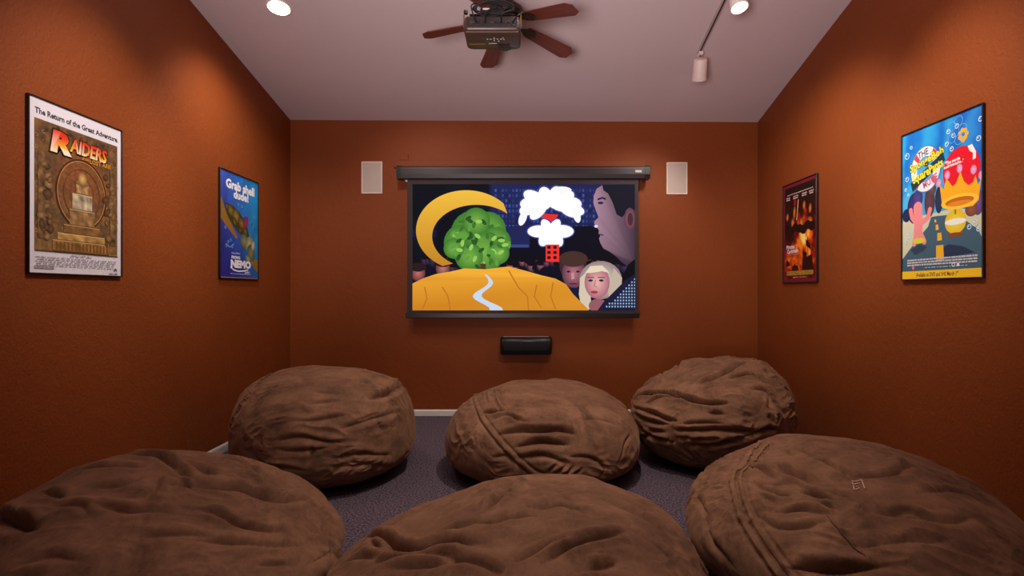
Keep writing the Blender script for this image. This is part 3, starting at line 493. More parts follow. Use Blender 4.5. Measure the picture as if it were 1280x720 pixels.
for (x, y) in ((0, 0), (.022, 0), (-.022, 0), (0, .02), (0, -.02), (.045, 0), (.065, .006), (.06, -.02), (-.045, 0), (.03, .03)):
    MB().lathe([(.0045, -.0145), (.0055, -.012)], 12, Matrix.Translation((x+.01, y-.045, .001))).build('control_button', M_LIGHTBTN, pr)
MB().box((-.03, .012, -.0135), (.025, .020, -.0118)).build('name_badge', M_LIGHTBTN, pr)
MB().box((.035, .075, -.014), (.12, .115, -.0115), .002).build('lens_slot', M_BLACK, pr)
MB().box((-.165, .02, -.0135), (-.055, .036, -.0115), .001).build('vent_ridge', plain('brown_gloss_ridge', (112, 86, 80), .3), pr)
MB().lathe([(.035, 0), (.042, .004), (.042, .03), (.03, .032)], 28, Matrix.Translation((.08, D2-.004, .045)) @ Matrix.Rotation(-math.pi/2, 4, 'X')).build('lens', M_BLACK, pr, smooth=True)
for x in (-W2-.002, W2+.002):
    MB().box((x-.004, -.10, .04), (x+.004, -.085, .125), .001).build('brass_leg', M_BRASS, pr)
mb = MB().box((-.15, -.11, .118), (.15, .10, .126), .002)
for x in (-.13, .13):
    for y in (-.09, .08): mb.tube([(x, y, .09), (x, y, .122)], .006, 8)
mb.box((-.08, -.10, .126), (.08, .06, .175), .006); mb.box((-.05, -.05, .175), (.05, .05, .21), .006)
mb.build('mounting_bracket', M_BLACK_METAL, pr)
MB().lathe([(.014, 0), (.014, .02)], 14, Matrix.Translation((-W2+.012, -.11, .125))).build('adjuster_knob', M_BLACK, pr)
zc = ceil_z(PX, PY)-PZ
MB().tube([(0, 0, .20), (0, 0, zc-.01)], .022, 18).build('ceiling_pole', M_BLACK_METAL, pr, smooth=True)
MB().lathe([(.075, zc-.02), (.08, zc-.012), (.08, zc+.01)], 28).build('ceiling_plate', M_BLACK_METAL, pr, smooth=True)
rnd = random.Random(4)
def cable(p, r=.0045):
    P = [Vector(x) for x in p]; P = [P[0]]+P+[P[-1]]; o = []
    for a, b, c, d in zip(P, P[1:], P[2:], P[3:]):
        for t in (0, .2, .4, .6, .8): o.append(.5*(2*b+(c-a)*t+(2*a-5*b+4*c-d)*t*t+(3*b-a-3*c+d)*t**3))
    o.append(P[-1]); return MB().tube(o, r, 8).build('cable', M_CABLE, pr, smooth=True)
for ph in range(3):
    pts = []
    for k_ in range(13):
        an = 2*math.pi*k_/12+ph; pts.append((.115*math.cos(an)*(1+.1*ph)+.01, -.13+.018*math.sin(an*2+ph), .145+.042*math.sin(an)+.006*ph))
    cable(pts, .005)
cable([(-.10, -.15, .05), (-.12, -.20, .08), (-.13, -.16, .16), (-.06, -.10, .20), (0, -.03, .24)])
cable([(-.045, -.15, .05), (-.03, -.21, .09), (.02, -.17, .13), (.03, -.12, .19), (.02, -.03, .26)])
cable([(.06, -.15, .05), (.07, -.22, .07), (.14, -.18, .12), (.10, -.10, .19), (.025, -.02, .30)])
cable([(.135, -.15, .05), (.17, -.22, .06), (.20, -.16, .11), (.17, -.05, .17), (.10, -.02, .19)])
cable([(.10, -.15, .05), (.12, -.20, .02), (.185, -.17, .0), (.20, -.10, .06), (.18, -.03, .14)], .004)
MB().box((-.06, -.158, .128), (-.015, -.152, .140), .001).build('cable_label', M_LIGHTBTN, pr)

# ------------------------------------------------------------------ ceiling lamps
def recessed(x, y, label):
    z = ceil_z(x, y); nx = (ceil_z(x+.01, y)-ceil_z(x-.01, y))/.02; ny = (ceil_z(x, y+.01)-ceil_z(x, y-.01))/.02
    nrm = Vector((nx, ny, -1)).normalized()
    M = Matrix.Translation((x, y, z)) @ nrm.to_track_quat('Z', 'X').to_matrix().to_4x4()
    r = empty('recessed_light', label=label, cat='ceiling light', mat=M)
    V = []
    MB().lathe([(.082, -.02), (.082, .001), (.086, .007), (.098, .005), (.103, .0), (.103, -.004)], 40).build('trim_ring', M_FIX, r, smooth=True)
    MB().lathe([(.079, -.01), (.079, .006), (.05, .010), (.01, .011)], 32).build('bulb', M_BULB, r, smooth=True)
    return r
recessed(-1.95, 4.40, 'round lit recessed light in the ceiling, left of the fan')

TX = 1.65
def on_ceiling(x, y, d=0): return Vector((x, y, ceil_z(x, y)-d))
y0, y1 = 1.6, 5.02
tr = empty('lighting_track', on_ceiling(TX, y1), 'thin straight lighting track fixed to the ceiling right of the fan', 'lighting track')
q = (on_ceiling(TX, y1)-on_ceiling(TX, y0)); Lt = q.length
tr.matrix_world = Matrix.Translation(on_ceiling(TX, y0)) @ q.to_track_quat('Y', 'Z').to_matrix().to_4x4()
M_TRACK = plain('grey_track', (176, 158, 158), .45)
MB().box((-.017, 0, -.020), (.017, Lt, .006), .002).build('rail', M_TRACK, tr)
MB().box((-.006, .01, -.0215), (.006, Lt-.02, -.0195)).build('conductor_slot', M_BLACK_METAL, tr)
MB().box((-.019, Lt-.03, -.022), (.019, Lt+.004, .006), .003).build('end_cap', M_TRACK, tr)
def track_head(y, aim, label, lit):
    p = on_ceiling(TX, y, .034)
    r = empty('track_light', p, label, 'track light')
    MB().box((-.02, -.035, -.028), (.02, .035, .002), .004).build('adapter', M_FIX, r)
    aim = Vector(aim).normalized(); c = Vector((0, 0, -.105))
    mb = MB().tube([(0, 0, -.02), (0, 0, -.05)], .008, 12); mb.build('stem', M_BLACK_METAL, r, smooth=True)
    M = Matrix.Translation(c) @ aim.to_track_quat('Z', 'X').to_matrix().to_4x4()
    MB().tube([(0, 0, -.045), tuple(M @ Vector((.0, .0, -.03)))], [.010, .014], 10).build('yoke', M_FIX, r, smooth=True)
    MB().lathe([(.035, -.052), (.058, -.045), (.062, -.03), (.064, .12), (.069, .124), (.069, .138), (.060, .138), (.058, .10), (.02, .098)], 36, M).build('shade', M_FIX, r, smooth=True)
    MB().lathe([(.054, .1), (.054, .125), (.03, .134), (.004, .136)], 28, M).build('bulb', M_BULB if lit else M_BULB, r, smooth=True)
    return r
track_head(4.98, (.10, .55, -.83), 'white cylindrical track light at the far end of the track', True)
track_head(4.16, (.10, -.28, -.95), 'lit track light next to the track at the top edge of the picture', True)

# ------------------------------------------------------------------ speakers
def wall_speaker(x0, x1, y0_, y1_, label):
    a, zt = back(x0, y0_); b, zb = back(x1, y1_)
    cx, cz = (a+b)/2, (zt+zb)/2; hw, hh = (b-a)/2, (zt-zb)/2
    r = empty('wall_speaker', (cx, YB, cz), label, 'speaker', 'flat speakers beside the screen')
    mb = MB(); t = .012
    for s_ in (-1, 1):
        mb.box((s_*hw, -.010, -hh), (s_*(hw-t), .002, hh), .002); mb.box((-hw+t, -.010, s_*hh), (hw-t, .002, s_*(hh-t)), .002)
    mb.build('frame', M_SPK, r); MB().box((-hw+t, -.0065, -hh+t), (hw-t, .001, hh-t), .001).build('grille', M_GRILLE, r)
wall_speaker(452, 478, 202, 242, 'white flat wall speaker to the left of the screen')
wall_speaker(833, 859, 203, 243, 'white flat wall speaker to the right of the screen')
a, zt = back(625.5, 421, 6.1); b, zb = back(689.5, 443.5, 6.1)
cs = empty('centre_speaker', ((a+b)/2, YB, (zt+zb)/2), 'black long low speaker on the wall under the screen', 'speaker')
hw, hh = (b-a)/2, (zt-zb)/2; tl = Matrix.Rotation(math.radians(6), 4, 'X')
def rsection(hx): return [(hx, -.03), (hx, -.10), (hx, -.13)]
prof = [(-.005, -hh*.8), (-.10, -hh), (-.135, -hh*.55), (-.14, 0), (-.132, hh*.55), (-.10, hh), (-.005, hh)]
V = []; m_ = len(prof); xs = [(-hw, .86), (-hw+.02, 1), (hw-.02, 1), (hw, .86)]
for x, s_ in xs: V += [(x, y*s_ if y < -.02 else y, z*s_) for y, z in prof]
Fc = [(i*m_+k_, (i+1)*m_+k_, (i+1)*m_+(k_+1) % m_, i*m_+(k_+1) % m_) for i in range(3) for k_ in range(m_)]+[tuple(range(m_)), tuple(range(3*m_, 4*m_))[::-1]]
MB().add(V, Fc).build('cabinet', M_BLACK, cs, smooth=True, angle=50)
g = MB().add([(x*.93, y-.003 if y < -.05 else y, z*.86) for x, s_ in xs[1:3] for y, z in prof[1:6]], [(k_, 5+k_, 6+k_, 1+k_) for k_ in range(4)])
g.build('grille', plain('black_speaker_cloth', (12, 12, 13), .9), cs, smooth=True)
MB().box((-hw+.03, -.10, hh-.004), (hw-.03, -.02, hh+.004), .002).build('top_highlight', plain('grey_highlight', (150, 132, 130), .4), cs)  # highlight along the cabinet's top, put in as a grey strip
MB().lathe([(.006, 0), (.007, .002)], 12, Matrix.Translation((-.06, -.139, .03)) @ Matrix.Rotation(math.pi/2, 4, 'X')).build('logo_dot', M_BLACK_METAL, cs)

# ------------------------------------------------------------------ board above the screen and the projection screen
a, zt = back(493, 201); b, zb = back(806, 210)
o = MB().box((a, YB-.03, zb), (b, YB+.001, zt), .003).build('mounting_board', M_WALL)
tag(o, 'terracotta painted wooden board on the wall directly above the screen housing', 'board')
a, zt = back(500, 193); b, zb = back(510.5, 200.6)
o = MB().box((a, YB-.02, zb), (b, YB+.001, zt), .003).build('wall_block', M_WALL)
tag(o, 'small terracotta painted wall block above the left end of the mounting board', 'block')
YS = 6.06
SCR = empty('projection_screen', ((497+812)/2/680*YS-650/680*YS, YS, 2.35), 'black framed projection screen with pull-down housing, showing a bright night scene', 'screen')
SCR.matrix_world = Matrix.Translation(((654-650)/680*YS, YS, 1.9))
def sxy(px, py, y=YS):
    x, z = back(px, py, y); return x-SCR.location.x, z-SCR.location.z
# housing: five-sided aluminium profile
a, zt = sxy(502, 208.5); b, zb = sxy(805, 223.5); 
prof = [(.10, zt), (-.03, zt), (-.045, zt-.012), (-.045, zb+.045), (-.03, zb), (.06, zb), (.10, zb+.03)]
def extr(prof, x0, x1):
    m_ = len(prof); V = [(x0, y, z) for y, z in prof]+[(x1, y, z) for y, z in prof]
    return MB().add(V, [(k_, m_+k_, m_+(k_+1) % m_, (k_+1) % m_) for k_ in range(m_)]+[tuple(range(m_)), tuple(range(m_, 2*m_))[::-1]])
M_HOUS = plain('dark_housing', (50, 42, 46), .38)
extr(prof, a, b).build('housing', M_HOUS, SCR)
MB().box((a, -.047, zt-.03), (b, -.044, zt-.022)).build('housing_groove', plain('grey_groove', (78, 68, 74), .4), SCR)
for x0_, x1_ in ((496.5, 502), (805, 811.5)):
    c0, _ = sxy(x0_, 210); c1, _ = sxy(x1_, 210)
    V_ = [(y+(-.004 if y < 0 else 0), z+(.004 if z > zt-.02 else -.004)) for y, z in prof]
    extr(V_, c0, c1).build('end_cap', M_BLACK, SCR)
for px_ in (508, 804):
    c0, z0_ = sxy(px_, 226.5); MB().lathe([(.004, -.012), (.012, -.006), (.013, .012)], 14, Matrix.Translation((c0, 0, z0_))).build('corner_bolt', M_LIGHTBTN if px_ == 508 else M_BLACK, SCR)
c0, z1_ = sxy(793, 213.8); c1, z0_ = sxy(801, 216.6)
MB().box((c0, -.0485, z0_), (c1, -.0445, z1_), .0008).build('badge', M_LIGHTBTN, SCR)
# black masking border, built as four strips around the picture
L0, Tz = sxy(509, 224); R0, Bz = sxy(798, 391.5); l0, tz = sxy(515.7, 230.3); r0, bz = sxy(793.6, 388)
mb = MB()
mb.box((L0, 0, Bz), (l0, .004, Tz)); mb.box((r0, 0, Bz), (R0, .004, Tz)); mb.box((l0, 0, tz), (r0, .004, Tz)); mb.box((l0, 0, Bz), (r0, .004, bz))
mb.build('black_border', M_BORDER, SCR)
MB().box((l0-.002, .0035, bz-.002), (r0+.002, .006, tz+.002)).build('screen_backing', M_BLACK, SCR)
c0, z1_ = sxy(507.5, 391); c1, z0_ = sxy(799, 397.5)
MB().box((c0, -.014, z0_), (c1, .016, z1_), .005).build('bottom_bar', M_BLACK_METAL, SCR)

# ------------------------------------------------------------------ flat print: coloured vector shapes
class Print:
    def __init__(s, W, H, step=.000022): s.W = W; s.H = H; s.v = []; s.f = []; s.c = []; s.l = 0; s.step = step
    def _add(s, pts, faces, col):
        k = len(s.v); z = s.l*s.step; s.l += 1
        if any(not (-1e-6 <= u <= 1+1e-6 and -1e-6 <= v <= 1+1e-6) for u, v in pts):     # trim at the sheet's edge
            for f in faces:
                q = [(pts[i][0], pts[i][1], col(*pts[i]) if callable(col) else col) for i in f]
                for ax, lim, sg in ((0, 0, 1), (0, 1, -1), (1, 0, 1), (1, 1, -1)):
                    o = []
                    for a, b in zip(q, q[1:]+q[:1]):
                        da, db = (a[ax]-lim)*sg, (b[ax]-lim)*sg
                        if da >= 0: o.append(a)
                        if (da >= 0) != (db >= 0):
                            t = da/(da-db); o.append((a[0]+(b[0]-a[0])*t, a[1]+(b[1]-a[1])*t, mixc(a[2], b[2], t)))
                    q = o
                    if not q: break
                if len(q) < 3: continue
                k = len(s.v)
                for u, v, c in q: s.v.append((u*s.W, -v*s.H, z)); s.c.append((*lin([min(255, max(0, q_)) for q_ in c]), 1))
                s.f.append(tuple(range(k, k+len(q))))
            return
        for i, (u, v) in enumerate(pts):
            s.v.append((u*s.W, -v*s.H, z))
            c = col(u, v) if callable(col) else col
            s.c.append((*lin([min(255, max(0, q_)) for q_ in c]), 1))
        s.f += [tuple(i+k for i in f) for f in faces]
    def grid(s, u0, v0, u1, v1, n_, m_, col):
        pts = [(u0+(u1-u0)*i/n_, v0+(v1-v0)*j/m_) for i in range(n_+1) for j in range(m_+1)]
        s._add(pts, [(i*(m_+1)+j, i*(m_+1)+j+1, (i+1)*(m_+1)+j+1, (i+1)*(m_+1)+j) for i in range(n_) for j in range(m_)], col)
    def rect(s, u0, v0, u1, v1, col): s._add([(u0, v0), (u0, v1), (u1, v1), (u1, v0)], [(0, 1, 2, 3)], col)
    def poly(s, pts, col):
        from mathutils.geometry import tessellate_polygon
        t = tessellate_polygon([[Vector((u, -v, 0)) for u, v in pts]])
        s._add(pts, [tuple(x) for x in t], col)
    def blob(s, cu, cv, ru, rv, col, rot=0, n_=28, rim=None, asp=None):
        """ellipse fan; rim = colour at the edge. Radii in units of the print's width (asp keeps it round)"""
        k_ = s.W/s.H; pts = [(cu, cv)]; c_, s_ = math.cos(rot), math.sin(rot)
        for i in range(n_):
            an = 2*math.pi*i/n_; x = ru*math.cos(an); y = rv*math.sin(an)
            pts.append((cu+x*c_-y*s_, cv+(x*s_+y*c_)*k_))
        F_ = [(0, i+1, (i+1) % n_+1) for i in range(n_)]
        if rim is None: s._add(pts, F_, col)
        else:
            def f(u, v): return col if abs(u-cu)+abs(v-cv) < 1e-9 else rim
            s._add(pts, F_, f)
    def stroke(s, pts, wd, col):
        k_ = s.W/s.H; P = [Vector((u, v/k_)) for u, v in pts]; out = []
        for i, p in enumerate(P):
            t = (P[min(i+1, len(P)-1)]-P[max(i-1, 0)]).normalized(); n_ = Vector((-t.y, t.x))*wd/2
            out += [(p+n_), (p-n_)]
        s._add([(p.x, p.y*k_) for p in out], [(2*i, 2*i+1, 2*i+3, 2*i+2) for i in range(len(P)-1)], col)
    def ring(s, cu, cv, r, wd, col, n_=36, sq=1):
        k_ = s.W/s.H; s.stroke([(cu+r*math.cos(2*math.pi*i/n_), cv+r*sq*math.sin(2*math.pi*i/n_)*k_) for i in range(n_+1)], wd, col)
    def text(s, txt, u0, v0, u1, v1, col, rot=0, bold=0.0, shear=0.0, rise=0.0):
        """lettering stretched to fill the box u0..u1, v0..v1"""
        cu = bpy.data.curves.new('lettering', 'FONT'); cu.body = txt; cu.offset = bold; cu.shear = shear; cu.resolution_u = 2
        o = bpy.data.objects.new('lettering', cu); me = o.to_mesh()
        P = [(v_.co.x, v_.co.y) for v_ in me.vertices]; F_ = [tuple(p.vertices) for p in me.polygons]; o.to_mesh_clear()
        bpy.data.objects.remove(o); bpy.data.curves.remove(cu)
        if not P: return
        xa, xb = min(p[0] for p in P), max(p[0] for p in P); ya, yb = min(p[1] for p in P), max(p[1] for p in P)
        k_ = s.W/s.H; cU, cV = (u0+u1)/2, (v0+v1)/2; w_ = u1-u0; h_ = (v1-v0)/k_; c_, s_ = math.cos(rot), math.sin(rot); out = []
        for x, y in P:
            X = ((x-xa)/(xb-xa)-.5)*w_; Y = -((y-ya)/(yb-ya)-.5)*h_
            out.append((cU+X*c_-Y*s_, cV+(X*s_+Y*c_)*k_))
        s._add(out, F_, col)
    def tiny(s, u0, v0, u1, rows, dv, col, seed=1, gap=.012, h=.5):
        """rows of print too small to read"""
        r = random.Random(seed); pts = []; F_ = []
        for j in range(rows):
            u = u0+r.random()*.03
            while u < u1-.02:
                w_ = .015+r.random()*.05; e = min(u+w_, u1); k = len(pts); v = v0+j*dv
                pts += [(u, v), (u, v+dv*h), (e, v+dv*h), (e, v)]; F_.append((k, k+1, k+2, k+3)); u = e+gap*(.6+r.random()*.8)
        s._add(pts, F_, col)
    def build(s, name, mat, parent):
        me = bpy.data.meshes.new(name); me.from_pydata(s.v, [], s.f); me.update()
        at = me.color_attributes.new('ink', 'FLOAT_COLOR', 'POINT'); at.data.foreach_set('color', np.array(s.c, np.float32).ravel())
        # flip any face that looks backwards
        o = link_mesh(name, me, mat, parent); o.location = (-s.W/2, 0, 0); o.location.y = s.H/2
        return o
def ink_mat(name, emit=0.0, rough=.35):
    m, N, L, b = mat_base(name); a = N.new('ShaderNodeVertexColor'); a.layer_name = 'ink'
    if emit:
        b.inputs['Base Color'].default_value = (.006, .006, .008, 1)
        L.new(a.outputs[0], b.inputs['Emission Color']); b.inputs['Emission Strength'].default_value = emit
    else: L.new(a.outputs[0], b.inputs['Base Color'])
    b.inputs['Roughness'].default_value = rough; b.inputs['Specular IOR Level'].default_value = .05 if emit else .4
    return m
M_INK = ink_mat('poster_ink'); M_PICTURE = ink_mat('projected_picture', 1.0, .8)
from mathutils import noise as mn
def nz(u, v, sc, s_=0): return mn.fractal(Vector((u*sc, v*sc, s_)), 1.0, 2.0, 4)
def mixc(a, b, t):
    t = min(1, max(0, t)); return tuple(x+(y-x)*t for x, y in zip(a, b))
def shade(c, k_): return tuple(x*k_ for x in c)

def poster(side, ya, yb, z0_, z1_, label, paint, frame_mat, fw=.012):
    fw *= .7
    cy, cz = (ya+yb)/2, (z0_+z1_)/2; W_, H_ = abs(yb-ya), z1_-z0_
    if side == 'L': M = Matrix(((0, 0, 1, XL), (1, 0, 0, cy), (0, 1, 0, cz), (0, 0, 0, 1)))
    else: M = Matrix(((0, 0, -1, XR), (-1, 0, 0, cy), (0, 1, 0, cz), (0, 0, 0, 1)))
    r = empty('framed_poster', label=label, cat='poster', mat=M)
    hw, hh = W_/2, H_/2; mb = MB()
    for s_ in (-1, 1):
        mb.box((s_*hw, -hh, 0), (s_*(hw-fw), hh, .022), .003); mb.box((-hw+fw, s_*hh, 0), (hw-fw, s_*(hh-fw), .022), .003)
    mb.build('frame', frame_mat, r)
    MB().box((-hw+fw, -hh+fw, .001), (hw-fw, hh-fw, .012)).build('backing_board', M_BLACK, r)
    P = Print(W_-2*fw, H_-2*fw); paint(P); o = P.build('printed_sheet', M_INK, r); o.location.z = .0125
    return r
# poster 1: white sheet with a carved stone picture
def paint_stone(P):
    P.grid(0, 0, 1, 1, 8, 8, (226, 222, 232))
    P.text('The Return of the Great Adventure.', .055, .052, .965, .088, (24, 18, 24), bold=.035)
    a, b, c, d = .05, .115, .955, .872
    def stone(u, v):
        x = (u-a)/(c-a); y = (v-b)/(d-b)
        base = mixc((92, 70, 54), (150, 104, 58), nz(u, v*1.4, 7)*.6+.45)
        g = math.hypot(x-.52, (y-.42)*1.15); base = mixc(base, (168, 92, 52), max(0, 1-g*2.4)*.8)
        base = mixc(base, (206, 158, 84), max(0, (y-.74)*3)*.55+.18*nz(u, v, 26, 3))
        return shade(base, .92+.18*nz(u, v*1.4, 34, 5))
    P.grid(a, b, c, d, 90, 120, stone)
    rn = random.Random(8)
    for k_ in range(60):        # carved frieze at the borders
        side = rn.random() < .5; u = (a+.012+rn.random()*.075) if side else (c-.085+rn.random()*.075); v = b+.02+rn.random()*(d-b-.04)
        P.ring(u, v, .008+rn.random()*.013, .004, rn.choice([(66, 48, 38), (178, 140, 92), (120, 84, 54)]), 10, .7+rn.random()*.8)
    for k_ in range(26):
        u = a+.1+rn.random()*.72; P.ring(u, b+.015+rn.random()*.045, .006+rn.random()*.01, .004, (70, 54, 44), 9)
    for r_, w_, cl in ((.275, .012, (78, 44, 28)), (.262, .006, (214, 150, 88)), (.2, .005, (110, 62, 38)), (.13, .004, (120, 70, 42))):
        P.ring(.53, .50, r_, w_, cl, 48, 1.12)
    # stepped altar with a small domed lamp
    for (u0, u1, v0, v1, cl) in ((.22, .84, .80, .868, (170, 120, 62)), (.27, .79, .755, .80, (206, 160, 92)), (.33, .73, .70, .755, (150, 104, 58)), (.39, .67, .60, .70, (176, 132, 84)),
                                 (.42, .64, .50, .60, (206, 188, 156)), (.46, .60, .43, .50, (188, 146, 96))):
        P.grid(u0, v0, u1, v1, 12, 6, lambda u, v, cl=cl: shade(cl, .86+.4*nz(u, v, 22, 9)))
        P.rect(u0, v1-.006, u1, v1, shade(cl, .55)); P.rect(u0, v0, u1, v0+.004, mixc(cl, (250, 220, 160), .5))
    P.blob(.53, .425, .085, .03, (190, 150, 96), rim=(104, 74, 48)); P.blob(.53, .40, .052, .06, (226, 190, 120), rim=(140, 92, 50))
    for k_ in range(15): P.rect(.25+k_*.04, .812, .268+k_*.04, .858, (112, 76, 42))
    for u in (.115, .89):       # side pillars and rock lumps
        P.grid(u-.035, .30, u+.035, .80, 4, 30, lambda u_, v_: shade((150, 112, 74), .75+.5*nz(u_, v_, 20, 4)))
    for k_ in range(34):
        s_ = rn.choice([0, 1]); u = (.10+rn.random()*.11) if s_ else (.80+rn.random()*.10); v = .34+rn.random()*.46
        cl = rn.choice([(176, 134, 86), (150, 108, 66), (116, 80, 52), (160, 120, 78)])
        P.blob(u, v, .02+rn.random()*.03, .016+rn.random()*.03, cl, rn.random()*3, 10, rim=shade(cl, .6))
    def fire(u, v): return mixc((226, 44, 24), (255, 214, 60), (v-.175)*13) if v < .25 else (255, 240, 210)
    P.text('R', .185, .140, .425, .290, (44, 26, 20), bold=.09, shear=.12, rot=.02)
    P.text('AIDERS', .385, .160, .825, .262, (44, 26, 20), bold=.06, shear=.12, rot=.03)
    P.text('R', .195, .148, .415, .282, fire, bold=.06, shear=.12, rot=.02)
    P.text('AIDERS', .392, .166, .815, .254, fire, bold=.04, shear=.12, rot=.03)
    P.text('of the', .52, .258, .60, .278, (236, 150, 40), bold=.02)
    P.text('LOST ARK', .61, .258, .87, .288, (222, 150, 44), bold=.02)
    P.stroke([(a, d), (c, d)], .008, (60, 44, 40)); 
    P.tiny(.38, .884, .64, 2, .008, (160, 156, 170), 2)
    P.tiny(.05, .905, .93, 5, .012, (172, 170, 182), 3, h=.4)
    P.rect(.05, .955, .235, .975, (176, 172, 184)); P.tiny(.055, .957, .23, 2, .009, (110, 106, 120), 4)
    P.poly([(.905, .972), (.912, .958), (.925, .952), (.938, .958), (.945, .972), (.936, .972), (.925, .960), (.914, .972)], (44, 40, 54))
    P.tiny(.82, .986, .95, 1, .01, (90, 86, 96), 5)
poster('L', 2.868, 3.546, 1.503, 2.457, 'framed poster with a white margin and carved stone picture, nearest on the left wall', paint_stone, M_BLACK, .010)

# poster 2: blue sea with a mossy reef
def paint_sea(P):
    def sea(u, v):
        t = mixc((58, 92, 206), (20, 150, 226), u*1.2-.1); t = mixc(t, (34, 44, 150), max(0, v*1.1-.25+(.35-u)*.9))
        t = mixc(t, (90, 110, 220), max(0, .35-u-v*.6)); return shade(t, .93+.16*nz(u*.7+v*.3, v*.3, 9))
    P.grid(0, 0, 1, 1, 40, 60, sea)
    def moss(u, v): return mixc((74, 84, 44), (170, 140, 60), .5+nz(u, v, 11, 2)*.9)
    P.poly([(0, .27), (.04, .25), (.10, .34), (.20, .42), (.34, .53), (.44, .60), (.40, .62), (.26, .56), (.12, .50), (0, .44)], (150, 108, 46))
    P.poly([(.10, .29), (.18, .30), (.32, .31), (.47, .35), (.58, .40), (.68, .47), (.76, .58), (.74, .62), (.60, .59), (.42, .54), (.26, .47), (.16, .40)], (52, 62, 36))
    P.grid(.22, .34, .62, .50, 1, 1, (0, 0, 0)) if False else None
    for (u, v, r_, c_) in ((.26, .36, .09, (112, 104, 48)), (.40, .40, .11, (134, 114, 52)), (.54, .46, .10, (120, 96, 44)), (.64, .53, .07, (98, 86, 42)), (.36, .46, .07, (80, 76, 40)), (.5, .53, .06, (70, 66, 38)), (.17, .33, .05, (90, 84, 42))):
        P.blob(u, v, r_, r_*.75, mixc(c_, (220, 180, 90), .25), .7, 14, rim=shade(c_, .62))
    P.blob(.66, .44, .055, .10, (176, 56, 60), .5, 14, rim=(120, 40, 80)); P.blob(.62, .41, .03, .05, (60, 60, 170), .5, 10)
    for (u, v, r_, s_, c_) in ((.62, .63, .12, .10, (138, 150, 110)), (.76, .66, .11, .13, (190, 196, 150)), (.80, .74, .12, .13, (120, 140, 112)), (.72, .80, .08, .05, (160, 176, 130)), (.86, .66, .05, .08, (214, 214, 190))):
        P.blob(u, v, r_, s_, c_, .3, 18, rim=shade(c_, .6))
    P.poly([(.78, .83), (.92, .80), (1, .80), (1, .93), (.90, .89)], (150, 112, 50))
    for (u, v) in ((.55, .29), (.45, .28), (.8, .42), (.86, .47), (.9, .36), (.2, .66), (.26, .64), (.15, .7), (.3, .7), (.13, .53)): P.ring(u, v, .016, .007, (120, 200, 240), 12)
    P.stroke([(.78, .40), (.84, .46), (.92, .50)], .012, (20, 60, 140)); P.stroke([(.14, .68), (.24, .71), (.34, .67)], .012, (90, 190, 230))
    P.text('Grab shell', .14, .065, .90, .155, (250, 250, 255), bold=.045, rot=.0)
    P.text('dude!', .33, .150, .73, .235, (250, 250, 255), bold=.045)
    P.text('Disney\u00b7PIXAR', .28, .752, .50, .772, (210, 220, 250), bold=.01)
    P.text('FINDING', .28, .785, .50, .815, (250, 248, 255), bold=.04)
    P.text('NEMO', .26, .822, .80, .902, (250, 248, 255), bold=.07)
    P.stroke([(.25, .895), (.34, .922), (.45, .932), (.58, .926), (.72, .912)], .018, (250, 248, 255))
    P.text('2003', .62, .928, .76, .950, (240, 240, 250), bold=.02)
    P.tiny(.22, .955, .80, 1, .012, (190, 200, 230), 6)
    P.rect(0, .99, 1, 1, (150, 120, 120))
poster('L', 4.700, 5.395, 1.523, 2.487, 'small framed poster of a deep blue sea, far end of the left wall', paint_sea, M_BLACK, .012)

